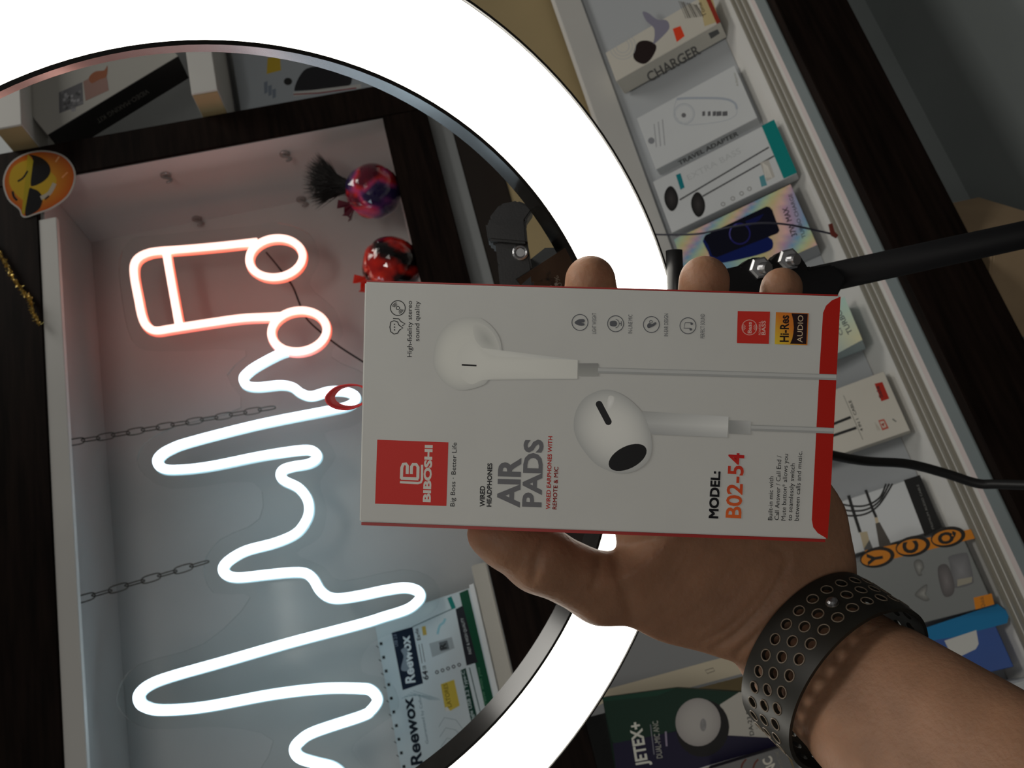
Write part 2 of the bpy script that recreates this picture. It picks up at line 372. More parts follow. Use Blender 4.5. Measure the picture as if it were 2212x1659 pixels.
F.ring((1598, 505), 22, 3, lin(38, 36, 110)); F.disc((1598, 505), 19, (.004, .004, .012)); F.ring((1598, 505), 22, 1.6, lin(95, 90, 165), 16, 2.6, 4.4)
F.poly([(1610, 478), (1650, 462), (1640, 476), (1616, 490)], lin(16, 22, 80))
F.text('37W MAX', (1722, 508), (1701, 447), 12, (.03, .03, .025), .015)
F.text('TURBO CHARGE', (1741, 513), (1710, 418), 8, (.05, .05, .04), .005)
F.build('printed_artwork', F.thing, GLOSSINK)

# second turbo box, mostly behind the held box
F = carton('turbo_charger_box', 'pale blue iridescent carton printed turbo, half hidden behind the held box', 'box', (1863, 735), (1824, 640), .17, .045, pm('pale_blue_carton', (.48, .60, .62), .25), group=GR)
F.quadgrad([(1720, 690), (1824, 641), (1863, 734), (1760, 790)], [lin(170, 210, 215), lin(190, 225, 215), lin(225, 220, 180), lin(120, 170, 200)])
F.text('TURBO', (1842, 718), (1815, 668), 11, (.06, .07, .09), .01); F.text('CHARGE', (1822, 722), (1796, 660), 9, (.1, .11, .13), .01)
F.build('printed_artwork', F.thing, GLOSSINK)

# 4 in 1 cable
F = carton('cable_box', 'cream carton printed 4 in 1 cable with a red sticker', 'box', (1966, 930), (1909, 802), .17, .02, PAPERW, group=GR)
F.poly([(1889, 829), (1906, 825), (1921, 861), (1904, 867)], lin(175, 42, 28)); F.text('Sale', (1908, 858), (1898, 833), 8, (.12, .02, .02), .03)
for a, b in (((1770, 928), (1838, 901)), ((1770, 951), (1850, 924))): F.stroke([a, b], 6, (.02, .02, .02))
F.stroke([(1822, 854), (1864, 950)], 1.2, (.2, .19, .16))
F.text('4 IN 1  CABLE', (1865, 930), (1838, 864), 6, (.05, .05, .04), .02)
F.poly([(1897, 908), (1910, 905), (1920, 925), (1906, 930)], lin(190, 90, 75)); F.poly([(1900, 911), (1909, 909), (1915, 922), (1907, 925)], (.6, .5, .42)); F.text('4', (1912, 920), (1909, 913), 6, lin(150, 30, 20), .03)
for k in range(3): F.stroke([(1890 + k * 3, 912 + k * 4), (1896 + k * 3, 930)], 1, (.4, .36, .3))
F.stroke([(1928, 905), (1936, 911)], 3, (.2, .2, .18)); F.build('printed_artwork', F.thing)

# black banded premium cable
F = carton('braided_cable_box', 'white carton with black coiled cables and a black bottom band', 'box', (2034, 1141), (1987, 1028), .17, .016, PAPER, group=GR)
F.poly([(1952, 1037), (1987, 1026), (2035, 1140), (1998, 1158)], (.012, .012, .012))
F.text('PREMIUM AUDIO CABLE', (2018, 1142), (1984, 1046), 4.5, (.4, .4, .38), .01)
for k in range(3): F.stroke(spline([(1800, 1083 + k * 11), (1832, 1092 + k * 11), (1870, 1092 + k * 9), (1900, 1075 + k * 7), (1914 + k * 7, 1045)], 6), 4, (.02, .02, .02))
F.stroke([(1833, 1070), (1842, 1100), (1858, 1150)], 7, (.02, .02, .02)); F.stroke([(1870, 1058), (1885, 1100), (1893, 1118)], 6, (.02, .02, .02))
F.poly([(1857, 1150), (1873, 1148), (1878, 1168), (1866, 1186)], (.5, .42, .28)); F.poly([(1866, 1186), (1878, 1166), (1890, 1195), (1874, 1200)], (.12, .12, .12))
F.poly([(1889, 1118), (1896, 1118), (1898, 1128), (1892, 1132)], (.6, .5, .34)); F.poly([(1891, 1131), (1900, 1128), (1922, 1168), (1926, 1180), (1900, 1185)], (.09, .08, .07))
F.build('printed_artwork', F.thing)

# orange and grey earbud box
F = carton('wireless_earbud_box', 'grey carton with an orange lettered strip and white earbuds beside their case', 'box', (2146, 1307), (2097, 1143), .18, .022, pm('slate_carton', (.16, .17, .165), .4), group=GR, lean=34)
OR = lin(205, 125, 25)
F.poly([(1868, 1189), (2097, 1143), (2106, 1163), (1874, 1221)], OR)
for (cx, cy), ch in zip(((1895, 1204), (1972, 1180), (2048, 1160)), 'YCQ'):
    F.disc((cx, cy), 38, (.012, .01, .008), 22, -.2); F.disc((cx - 3, cy + 1), 32, OR, 16, -.2)
    F.text(ch, (cx + 12, cy + 13), (cx + 8, cy - 13), 30, (.012, .01, .008), .05)
LG = lin(150, 150, 145)
for q in ([(1974, 1215), (1982, 1208), (1992, 1212), (1996, 1226), (1990, 1236), (1992, 1242), (1984, 1244), (1976, 1228)], [(1976, 1284), (1988, 1270), (2002, 1262), (2003, 1272), (2000, 1284), (2008, 1294), (2000, 1299), (1984, 1292)]):
    F.grad(spline(q, 4, True), LG, lin(90, 90, 88), 4)
F.grad(spline([(2050, 1202), (2084, 1194), (2092, 1202), (2103, 1250), (2098, 1262), (2068, 1270), (2058, 1262), (2052, 1220)], 4, True), lin(130, 130, 132), lin(100, 100, 102), 4)
F.grad(spline([(2026, 1226), (2044, 1219), (2056, 1240), (2062, 1270), (2056, 1286), (2040, 1288), (2030, 1262)], 4, True), lin(120, 115, 115), lin(85, 82, 82), 4)
F.poly([(2068, 1252), (2100, 1246), (2099, 1258), (2068, 1267)], lin(150, 145, 130))
F.poly([(2103, 1291), (2142, 1282), (2148, 1305), (2107, 1317)], OR); F.text('Quick', (2128, 1312), (2124, 1288), 8, (.25, .1, .02), .02)
F.build('printed_artwork', F.thing)

# blue carton
F = carton('blue_carton', 'bright blue carton with a white patch, last in the row beside the forearm', 'box', (2190, 1440), (2176, 1345), .16, .03, pm('bright_blue_carton', lin(10, 66, 140), .4, noise=.05), group=GR)
F.poly([(2000, 1356), (2154, 1304), (2180, 1324), (2176, 1346), (2062, 1376), (2010, 1384)], lin(20, 115, 165))
F.poly([(2040, 1384), (2109, 1361), (2114, 1391), (2108, 1402), (2060, 1425)], (.55, .55, .52)); F.build('printed_artwork', F.thing)

# riser carrying the boxes at the left end of the shelf
rz = hit(1690, 1620, 1, .98)[2] - .012
rs_ = box('storage_block', (-.36, .945, ZS + .0005), (hit(1690, 1611, 1, .975)[0], 1.0, rz), PAPER); tag(rs_, 'plain white storage block under the green earbud box, mostly behind the forearm', 'box')
# white carton with battery sign
GF = Face(hit(1560, 1440, 1, 1.03), [1, 0, 0], nrm([0, math.sin(.3), math.cos(.3)]))
gq = lambda x, y: GF.pt(GF.loc(x, y))
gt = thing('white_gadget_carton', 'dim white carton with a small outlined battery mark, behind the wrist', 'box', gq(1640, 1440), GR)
prism('carton', [gq(*p) for p in ((1230, 1560), (1230, 1330), (1680, 1200), (1740, 1425))], -GF.n * .03, pm('shaded_white_carton', (.20, .205, .21), .5), gt)  # white card; the shade on its face is put into the colour
GF.poly([(1240, 1556), (1300, 1492), (1536, 1427), (1640, 1400), (1660, 1440), (1490, 1485), (1300, 1520)], (.50, .44, .33))  # cream band: the carton's side in warm light, painted on the front
GF.stroke([(1523, 1448), (1540, 1443), (1544, 1449), (1528, 1455)], 1.4, (.06, .055, .05), True); GF.build('printed_artwork', gt)

# green and purple earbud box (stands closer, turned)
JF = Face(hit(1690, 1611, 1, .975), [1, 0, 0], nrm([0, math.sin(.3), math.cos(.3)]))
def jbox():
    q = lambda x, y: JF.pt(JF.loc(x, y))
    t = thing('anc_earbud_box', 'green and purple carton with a white round earbud case, under the wrist', 'box', q(1690, 1611), GR)
    poly = [q(1301, 1507), q(1459, 1486), q(1597, 1495), q(1640, 1500), q(1690, 1611), q(1524, 1659), q(1430, 1690), q(1335, 1700)]
    prism('carton', poly, -JF.n * .03, pm('green_carton', lin(4, 30, 20), .5, spec=.15), t)
    JF.poly([(1301, 1507), (1459, 1486), (1597, 1495), (1556, 1521), (1470, 1576), (1330, 1608), (1322, 1600)], lin(4, 42, 28))
    JF.poly([(1304, 1515), (1420, 1503), (1459, 1487), (1301, 1507)], lin(8, 56, 40))
    JF.poly([(1324, 1606), (1460, 1580), (1565, 1588), (1689, 1594), (1692, 1611), (1524, 1659), (1430, 1690), (1335, 1699)], lin(14, 7, 44))
    JF.poly([(1597, 1495), (1640, 1500), (1690, 1595), (1565, 1588), (1555, 1522)], (.42, .40, .36))
    JF.disc((1518, 1573), 57, (.004, .003, .004), 62, .2)
    JF.grad([(1508 + 49 * math.cos(t), 1560 + 52 * math.sin(t)) for t in np.linspace(0, 6.283, 32, endpoint=False)], (.40, .38, .36), (.30, .28, .27), 5, 3)
    JF.grad([(1519 + 7 * math.cos(t), 1566 + 14 * math.sin(t)) for t in np.linspace(0, 6.283, 16, endpoint=False)], (.17, .17, .17), (.24, .23, .23), 3); JF.text('JETEX', (1523, 1576), (1519, 1555), 4, (.3, .3, .3))
    CR = lin(205, 205, 195)
    JF.text('JETEX+', (1400, 1653), (1384, 1558), 25, CR, .03); JF.text('DUAL-MIC ANC', (1431, 1637), (1421, 1557), 12, CR, .01)
    JF.stroke([(1440, 1612), (1438, 1580)], 4, lin(140, 130, 150)); JF.stroke([(1413, 1630), (1405, 1565)], 2, lin(120, 120, 130))
    JF.text('DA-23 PRO', (1629, 1588), (1617, 1513), 9, (.03, .03, .03), .02); JF.text('Call Noise', (1638, 1574), (1634, 1545), 5, (.15, .15, .14)); JF.disc((1656, 1572), 6, lin(10, 80, 55))
    JF.stroke([(1430, 1688), (1524, 1657), (1691, 1609)], 3, (.5, .5, .5))
    JF.build('printed_artwork', t)
jbox()
# black anc box in the corner
BFc = Face(hit(1690, 1640, 1, .94), [1, 0, 0], nrm([0, math.sin(.3), math.cos(.3)]))
q = lambda x, y: BFc.pt(BFc.loc(x, y))
t = thing('black_earphone_box', 'black carton with white anc lettering in the corner below the wrist', 'box', q(1690, 1630), GR)
prism('carton', [q(1530, 1662), q(1693, 1613), q(1730, 1700), q(1560, 1760)], -BFc.n * .03, pm('black_carton', (.012, .011, .011), .3), t)
BFc.text('ANC', (1688, 1680), (1664, 1632), 20, (.55, .52, .45), .03); BFc.text('DUAL MIC ANC', (1694, 1668), (1680, 1622), 6, (.4, .38, .32), .01)
for k in range(2): BFc.stroke(spline([(1612 + 26 * k, 1640), (1604 + 26 * k, 1650), (1600 + 26 * k, 1665)], 5), 4, lin(90, 45, 35))
BFc.build('printed_artwork', t)
# carton whose end shows at the top of the frame
F = carton('grey_carton', 'dark grey carton at the far end of the counter shelf, cut by the frame', 'box', (1480, -40), (1440, -130), .16, .022, GREYC, group=GR)
F.stroke([(1285, 18), (1420, -30)], 3, (.2, .2, .2)); F.build('printed_artwork', F.thing)

# thin wire lying over the shelf and a scrap of red tape
tube('thin_wire', [PT(x, y, d) for x, y, d in spline([(1390, 505, 1.0), (1440, 507, .985), (1510, 505, .965), (1570, 492, .945), (1640, 482, .93), (1700, 485, .925), (1760, 497, .93), (1800, 506, .935)], 6)], .0011, pm('dark_blue_wire', (.03, .03, .05), .4))
tag(bpy.data.objects['thin_wire'], 'thin dark wire arching over the iridescent carton', 'wire')
tp = prism('red_tape_scrap', [PT(x, y, .93) for x, y in ((1791, 484), (1798, 482), (1803, 500), (1811, 508), (1807, 514), (1797, 508))], W_ * .003, pm('dull_red_tape', lin(110, 45, 35), .5)); tag(tp, 'small dull red tape scrap by the sliding door track', 'tape')
# black power cord
cd = tube('power_cord', [PT(x, y, d) for x, y, d in spline([(1600, 930, .66), (1700, 960, .70), (1800, 984, .74), (1870, 996, .76), (1960, 1002, .77), (2040, 1022, .77), (2110, 1044, .765), (2160, 1046, .755), (2300, 1050, .72)], 8)], .0045, pm('black_cord_rubber', (.01, .01, .01), .45, bump=.05))
tag(cd, 'black power cord hanging across the counter edge', 'cord')

# cartons in the dark lower compartment
def kraft(name, label, px, d, sx, sy, sz, rz, extra=None):
    c = PT(*px, d); t = thing(name, label, 'box', c)
    R = Matrix.Rotation(rz, 3, 'Z'); u, v = np.array(R @ Vector((1, 0, 0))), np.array(R @ Vector((0, 1, 0))); up = np.array([0, 0, 1.])
    bevel(mesh_obj('carton', frame_box(c - up * sz, u * sx, v * sy, up * sz), BF, KRAFT, t), .001, 1)
    bevel(mesh_obj('flap', frame_box(c + u * sx * .0 + up * .0006, u * sx, v * sy * .495, up * .003), BF, KRAFT, t), .0006, 1)
    bevel(mesh_obj('flap', frame_box(c + v * sy * .505 + up * .0006, u * sx, v * sy * .495, up * .003), BF, KRAFT, t), .0006, 1)
    bevel(mesh_obj('grey_end_label', frame_box(c + u * sx - up * sz * .8, u * .0006, v * sy, up * sz * .75), BF, GREYC, t), .0002, 1)
    return t
kraft('cardboard_box', 'open tan cardboard box under the counter, right of the black stand pole', (2150, 520), 1.0, .16, .14, .1, .75)
ka = PT(2150, 520, 1.0); kl = hit(2200, 735, 1, .97)
kraft('large_cardboard_box', 'large tan cardboard box under the counter, left of the black stand pole', (2200, 735), (kl - CAM) @ W_, ka[0] - .105 - kl[0], .15, .12, 0)

# ================================================================== boxes on the side shelves
a = hit(103, 291, 1, 1.185); b = hit(385, 121, 1, 1.185); u = nrm(b - a); L = np.linalg.norm(b - a)
pv = nrm(np.cross([0, 1, 0], u)); pv = pv if pv[0] > 0 else -pv
vk = thing('video_kit_box', 'video making kit carton tilted on the side shelf, black spine outward', 'box', b)
Fk = Face(a, u, pv)
bevel(mesh_obj('carton', frame_box(a, u * L, pv * .15, np.array([0, .055, 0])), BF, pm('pale_grey_carton', (.40, .39, .36), .45), vk), .0008, 1)
o = mesh_obj('spine', frame_box(a - pv * .001, u * L, pv * .0009, np.array([0, .055, 0])), BF, pm('black_carton_spine', (.010, .009, .009), .4), vk)
sf = Face(a - pv * .001, u, [0, 1, 0]); sf.n = -pv
sf.text('VIDEO-MAKING KIT', (318, 192), (207, 258), 10, (.26, .25, .23), .01); sf.build('spine_lettering', vk)
Fk.poly([(127, 200), (178, 177), (180, 225), (128, 245)], (.14, .14, .15)); 
for k in range(26): x, y = 129 + rng.random() * 46, 196 + rng.random() * 40; Fk.poly([(x, y), (x + 6, y - 2), (x + 6, y + 4), (x, y + 6)], tuple(rng.choice([.08, .2, .32]) * np.array([1, 1, 1.05])))
Fk.poly([(180, 176), (228, 150), (235, 195), (185, 218)], lin(150, 120, 112)); Fk.poly(spline([(192, 168), (205, 155), (225, 152), (232, 142), (230, 165), (215, 172), (198, 180)], 4, True), lin(150, 95, 70))
Fk.build('printed_artwork', vk)
pz = z0
pb = thing('phone_camera_box', 'pale blue carton with a black phone and a yellow square, behind the post', 'box', (1.2, 1.3, 1.4))
bevel(mesh_obj('carton', frame_box([1.09, 1.27, 1.40], [.26, 0, 0], [0, 0, z0 - 1.40 - .012], [0, .05, 0]), BF, pm('pale_blue_grey_carton', (.42, .46, .50), .4), pb), .0008, 1)
Fp = Face([1.09, 1.27, 1.4], [1, 0, 0], [0, 0, 1])
Fp.poly([(578, 125), (605, 122), (607, 152), (576, 160)], lin(205, 175, 60)); Fp.disc((622, 176), 9, (.03, .03, .03), 8)
Fp.poly(spline([(650, 160), (672, 145), (730, 142), (755, 150), (760, 175), (742, 188), (650, 196), (636, 192)], 4, True), (.03, .03, .034))
Fp.stroke([(634, 204), (700, 196), (780, 186)], 9, (.6, .6, .58)); Fp.stroke([(634, 204), (690, 201), (770, 190)], 2.5, lin(150, 60, 70))
for k in range(3): Fp.poly([(570 + k * 9, 178 + k * 8), (578 + k * 9, 175 + k * 8), (578 + k * 9, 200 + k * 5), (571 + k * 9, 203 + k * 5)], (.22, .26, .32))
Fp.build('printed_artwork', pb)

# ================================================================== neon sign
YN = 1.262
NP = lambda pts: [hit(x, y, 1, YN) for x, y in pts]
ns = thing('neon_sign', 'hanging neon sign of red music notes joined to a white sound wave', 'neon sign', hit(500, 1000, 1, YN))
def neon_mat(name, core, jacket):
    return pm(name + '_glow', (.9, .9, .9), .4, emis=core, estr=NEON_E), pm(name + '_jacket', (.85, .85, .85), .4, emis=jacket, estr=NEON_E)
RC, RJ = neon_mat('red_neon', (1.35, .73, .60), (.8, .07, .018))
WC, WJ = neon_mat('white_neon', (1.8, 2.25, 2.6), (.22, .42, .50))
def neon(pts, c, j, closed=False, n=7):
    p = spline(NP(pts), n, closed) if n > 1 else NP(pts)
    o = tube('neon_tube', p, .0066, c, ns, 10, closed)
    tube('neon_jacket', [q + np.array([0, .0075, 0]) for q in p], .0078, j, o, 10, closed)
neon([(556, 522), (486, 530), (411, 537), (344, 542), (318, 547), (299, 557), (289.6, 573), (290, 600), (299, 648), (306, 682), (316, 703), (336, 714), (374, 709), (448, 697.5), (523, 687), (583, 684), (613, 682)], RC, RJ)
neon([(359.5, 549), (373, 626), (387, 704)], RC, RJ)
def ell(cx, cy, a, b, ang, n=14): return [(cx + a * math.cos(t) * math.cos(ang) - b * math.sin(t) * math.sin(ang), cy + a * math.cos(t) * math.sin(ang) + b * math.sin(t) * math.cos(ang)) for t in np.linspace(0, 6.283, n, endpoint=False)]
neon(ell(596, 556.6, 58, 42, -.14), RC, RJ, True); neon(ell(645.7, 714.7, 60, 44, -.14), RC, RJ, True)
wave = [(622, 757), (598, 766), (553, 790), (531, 807), (525, 818), (532.5, 831), (557, 835), (605, 830.5), (631.5, 835), (650, 848), (673, 854), (710, 844), (743.6, 844), (765, 852), (768, 863), (751, 876), (710, 885.5), (560.5, 915), (411, 953), (366, 969.5), (346, 982.6), (339, 996), (347.5, 1009), (374, 1014), (448, 1007), (560.5, 984.5), (635, 972.5), (669, 971), (684, 981), (682, 992), (665, 1001), (635, 1006), (613, 1012.5), (605, 1024), (613, 1037), (643, 1052), (661.5, 1074), (667, 1098), (661, 1123), (639, 1151), (595, 1171), (532, 1188), (495.6, 1208), (481, 1226), (488, 1241), (514, 1247), (573, 1241), (624, 1236), (657, 1237), (675.5, 1250), (690, 1274), (708.5, 1288.6), (734, 1292), (780, 1285), (827, 1275), (871, 1268.5), (898, 1273.5), (908, 1285), (901.5, 1299), (878, 1316), (827, 1332.5), (780, 1347), (624, 1388), (477, 1430), (367, 1461), (323, 1478), (301, 1496), (299, 1514), (312, 1527), (349, 1534), (440.5, 1527), (587, 1500), (697.5, 1487), (780, 1487), (800, 1491), (812, 1503), (814, 1516), (800, 1535), (780, 1547), (679, 1580.5), (646, 1601), (635, 1619), (646, 1637), (679, 1648), (719.5, 1659), (742, 1682), (745, 1715), (700, 1750)]
neon(wave, WC, WJ)
# clear acrylic backing cut round the design
ac = bpy.data.materials.new('clear_acrylic'); ac.use_nodes = True; nt = ac.node_tree; nt.nodes.clear()
out = nt.nodes.new('ShaderNodeOutputMaterial'); mx = nt.nodes.new('ShaderNodeMixShader'); tr = nt.nodes.new('ShaderNodeBsdfTransparent'); gl = nt.nodes.new('ShaderNodeBsdfGlossy'); fr = nt.nodes.new('ShaderNodeFresnel')
gl.inputs['Roughness'].default_value = .12; tr.inputs[0].default_value = (.97, .98, .98, 1); fr.inputs[0].default_value = 1.13
nt.links.new(fr.outputs[0], mx.inputs[0]); nt.links.new(tr.outputs[0], mx.inputs[1]); nt.links.new(gl.outputs[0], mx.inputs[2]); nt.links.new(mx.outputs[0], out.inputs[0])
outline = [(258, 560), (285, 515), (340, 508), (540, 488), (600, 480), (668, 505), (690, 560), (668, 615), (720, 665), (740, 720), (715, 770), (800, 815), (810, 880), (760, 920), (700, 935), (725, 985), (690, 1040), (705, 1100), (690, 1160), (640, 1195), (700, 1225), (740, 1255), (870, 1230), (940, 1255), (945, 1310), (890, 1350), (800, 1390), (780, 1450), (840, 1470), (860, 1530), (800, 1580), (760, 1620), (800, 1700), (560, 1700), (590, 1600), (480, 1570), (330, 1575), (262, 1540), (255, 1490), (300, 1435), (440, 1390), (540, 1290), (460, 1280), (440, 1220), (475, 1165), (560, 1120), (545, 1040), (370, 1055), (300, 1010), (310, 960), (380, 920), (520, 880), (490, 810), (530, 755), (340, 757), (285, 735), (262, 640)]
prism('acrylic_backing', [hit(x, y, 1, YN + .016) for x, y in spline(outline, 3, True)], [0, .004, 0], ac, ns)
tube('sign_wire', spline([hit(x, y, 1, YN + .03) for x, y in [(575, 545), (600, 575), (630, 615), (645, 650), (660, 685), (690, 715), (735, 750), (800, 792), (850, 830)]], 5), .0016, pm('black_sign_wire', (.01, .01, .012), .4), ns)

# chains
CH = pm('dull_chain_steel', (.10, .09, .08), .45, metal=.7, bump=.05)
def chain(p0, p1, label):
    a, b = hit(*p0, 1, YN + .005), hit(*p1, 1, YN + .012); d = b - a; L = np.linalg.norm(d); n = max(3, round(L / .0235)); t = nrm(d)
    c = thing('hanging_chain', label, 'chain', a, 'chains holding the neon sign')
    e = nrm(np.cross(t, [0, 1, 0])); g = np.cross(t, e); base = None
    for i in range(n):
        m = a + d * ((i + .5) / n); q = e if i % 2 == 0 else nrm(g * .99 + e * .12); hl, hw = L / n * .5 + .0022, .0054
        if base is None or True:
            pts = []
            for k in range(20):
                s_ = 2 * math.pi * k / 20; cx, sy = math.cos(s_), math.sin(s_)
                pts.append(m + t * (np.sign(cx) * abs(cx) ** .7 * hl) + q * (np.sign(sy) * abs(sy) ** .6 * hw))
            tube('link', pts, .0010, CH, c, 6, True)
chain((147, 957), (592, 880), 'dull steel chain above the red notes end of the sign')
chain((166, 1297), (448, 1213), 'dull steel chain above the middle of the white sound wave')

# adhesive hooks on the cubby's side wall
HK = pm('clear_hook_plastic', (.28, .25, .24), .15, spec=.6)
for (x, y), lb in zip(((358, 378), (425, 472), (615, 332), (650, 430)), ('nearest the dark post high up', 'deepest in the upper cubby corner', 'above the black feather tuft', 'behind the black feather tuft')):
    c = hit(x, y, 0, XS); h = thing('adhesive_hook', 'small clear stick-on hook on the cubby side wall, ' + lb, 'hook', c, 'stick-on hooks on the cubby side wall')
    lathe('base_plate', c, [-1, 0, 0], [(.0095, 0), (.0095, .002), (.007, .0032)], HK, h, 18)
    tube('hook_arm', spline([c + np.array(v) for v in ((-.003, 0, .004), (-.007, 0, -.001), (-.010, 0, -.007), (-.013, 0, -.009), (-.016, 0, -.006), (-.0165, 0, 0))], 4), .0024, HK, h, 8)

# cellophane balls
def ball(px, rpx, label, pal, tuft=False):
    v = ray(*px); k = None
    for y in np.linspace(1.235, 1.38, 80):
        c = hit(*px, 1, y); r = rpx * ((c - CAM) @ W_) / FPX
        if c[2] - r <= ZF + .001: k = (c, r); break
    c, r = k or (hit(*px, 1, 1.29), rpx * 1.37 / FPX)
    t = thing('cellophane_ball', label, 'decoration', c - np.array([0, 0, r]), 'wrapped balls in the cubby')
    bm = bmesh.new(); bmesh.ops.create_icosphere(bm, subdivisions=4, radius=1)
    ph = rng.random((6, 3)) * 6; cols = []
    vs = []
    for q in bm.verts:
        p = np.array(q.co); s_ = sum(math.sin(p @ (np.array([math.cos(i * 2.1), math.sin(i * 1.7), math.cos(i)]) * (3 + i)) + ph[i][0]) for i in range(6)) / 6
        kk = s_ * 1.5 + .5; vs.append(c + p * r * (1 + .10 * abs(s_)))
        i0 = min(max(kk, 0), .999) * (len(pal) - 1); a_ = int(i0); f_ = i0 - a_
        cols.append(tuple(np.array(pal[a_]) * (1 - f_) + np.array(pal[min(a_ + 1, len(pal) - 1)]) * f_))
    fs = [tuple(w_.index for w_ in f.verts) for f in bm.faces]; bm.free()
    m = print_mat('crumpled_cellophane', .12, 1.0)
    mesh_obj('wrapped_ball', vs, fs, m, t, False, cols)
    # twisted wrapper end
    e = nrm(PT(px[0] - rpx, px[1] + rpx * .7, 1.3) - PT(*px, 1.3)); tip = c + e * r * .9
    g = nrm(np.cross(e, [0, 1, 0])); W2 = []
    for s2 in np.linspace(-1, 1, 9): W2 += [tip + g * s2 * r * .12, tip + e * r * (.45 + .12 * math.sin(s2 * 7)) + g * s2 * r * .5 + np.array([0, .006 * math.cos(s2 * 9), 0])]
    o = mesh_obj('wrapper_twist', W2, [(2 * i, 2 * i + 1, 2 * i + 3, 2 * i + 2) for i in range(8)], pm('red_cellophane_' + str(round(pal[0][0], 2)), pal[-1], .15, coat=1), t)
    md = o.modifiers.new('thickness', 'SOLIDIFY'); md.thickness = .0008
    if tuft:
        root = hit(752, 405, 1, c[1]); VV, FF = [], []
        for i in range(900):
            a_ = rng.uniform(-.85, .8); u_ = rng.uniform(.66, 1.05); tipx = 754 - 102 * math.cos(a_) * u_; tipy = 390 + 84 * math.sin(a_) * u_ + rng.normal(0, 4)
            tp = hit(tipx, tipy, 1, c[1] + rng.normal(0, .012)); md_ = (root + tp) / 2 + np.array([0, rng.normal(0, .004), .004]); k0 = len(VV)
            r0 = root + rng.normal(0, .004, 3) + nrm(tp - root) * rng.uniform(0, .01)
            sd = nrm(np.cross(tp - root, [.3, 1, .1])) * .00055; sd2 = np.array([0, .0005, 0])
            VV += [r0 - sd, r0 + sd, r0 + sd2, md_ - sd, md_ + sd, md_ + sd2, tp]; FF += [(k0, k0 + 1, k0 + 4, k0 + 3), (k0 + 1, k0 + 2, k0 + 5, k0 + 4), (k0 + 2, k0, k0 + 3, k0 + 5), (k0 + 3, k0 + 4, k0 + 6), (k0 + 4, k0 + 5, k0 + 6), (k0 + 5, k0 + 3, k0 + 6)]
        o = mesh_obj('feather_tuft', VV, FF, pm('black_feather', (.014, .011, .010), .6), t); o['kind'] = 'stuff'
ball((806, 414), 58, 'purple and red cellophane wrapped ball with a black feather tuft', [lin(40, 30, 70), lin(95, 55, 110), lin(190, 60, 110), lin(200, 45, 40), lin(90, 20, 40)], True)
ball((846, 574), 62, 'red and black cellophane wrapped ball partly behind the held box', [lin(12, 6, 8), lin(60, 10, 10), lin(200, 35, 22), lin(150, 20, 20), lin(215, 45, 25)])

# ------------------------------------------------------------------ spiral calendar standing in the cubby
ca = hit(1027, 1266, 1, 1.300); LE = math.radians(27); cup = np.array([0, math.sin(LE), math.cos(LE)])
Fc = Face(ca, [1, 0, 0], cup); hC = Fc.loc(812, 1366)[1]; wC = .36
cal = thing('desk_calendar', 'spiral bound promotional calendar with green bottom band, leaning in the cubby', 'calendar', ca)
bevel(mesh_obj('page_block', frame_box(ca - np.array([wC, 0, 0]), [wC, 0, 0], cup * hC, -Fc.n * .006), BF, pm('calendar_paper', (.60, .66, .68), .4), cal), .0008, 1)
box('riser', (ca[0] - wC, ca[1] - .012, ZF + .0005), (ca[0] + .03, ca[1] + .05, ca[2] - .0005), pm('cream_riser', (.55, .52, .46), .5), cal)
mesh_obj('base_card', frame_box(ca - np.array([wC, 0, 0]) + Fc.n * .0005, [wC + .004, 0, 0], cup * .008, Fc.n * .004), BF, pm('white_card', (.75, .76, .76), .5), cal)
GN = lin(18, 78, 52)
Fc.poly([(992, 1281), (1011, 1273), (1063, 1498), (1180, 1990), (1160, 1990), (1046, 1520)], GN); Fc.poly([(966, 1292), (975, 1288), (985, 1313), (976, 1317)], lin(25, 125, 115))
Fc.poly([(984, 1316), (1000, 1308), (1030, 1425), (1033, 1430), (1008, 1438)], (.02, .02, .026))
Fc.poly([(820, 1367 + 2), (846, 1368), (891, 1353), (913, 1476), (870, 1491)], (.02, .03, .05)) if False else Fc.poly([(846, 1367), (891, 1354), (914, 1476), (870, 1491)], lin(24, 34, 52))
CRM = lin(215, 222, 225)
Fc.text('Reewox', (897, 1474), (884, 1372), 20, CRM, .03); Fc.poly(spline([(866, 1445), (872, 1418), (866, 1404), (880, 1400), (878, 1430), (884, 1444), (876, 1450)], 3, True), lin(130, 140, 150))
Fc.text('USB 2.0', (860, 1396), (856, 1370), 7, lin(140, 150, 165)); Fc.stroke([(891, 1354), (975, 1316)], 2, lin(90, 110, 115))
Fc.text('64', (926, 1468), (923, 1448), 11, (.03, .03, .04), .03); Fc.text('GB', (921, 1446), (919, 1437), 7, (.1, .1, .1), .02); Fc.text('Eagle', (909, 1382), (903, 1357), 8, (.06, .05, .05), .02)
Fc.poly([(911, 1354), (919, 1352), (922, 1371), (914, 1373)], lin(195, 165, 80))
for k in range(2): Fc.stroke([(912 + k * 6, 1433 - k * 3), (905 + k * 6, 1392 - k * 2)], 1.5, (.12, .13, .14))
Fc.poly([(927, 1390), (976, 1376), (982, 1400), (934, 1420)], lin(165, 172, 175)); Fc.poly([(948, 1388), (966, 1383), (971, 1402), (952, 1407)], lin(100, 105, 108)); Fc.text('R', (965, 1401), (962, 1388), 14, (.03, .03, .03), .03)
Fc.stroke(spline([(945, 1370), (950, 1352), (958, 1345), (962, 1336)], 5), 5, lin(150, 195, 205))
for k in range(5): Fc.ring((944 + k * 12, 1452 - k * 4), 3.2, 2.2, (.07, .07, .08), 10)
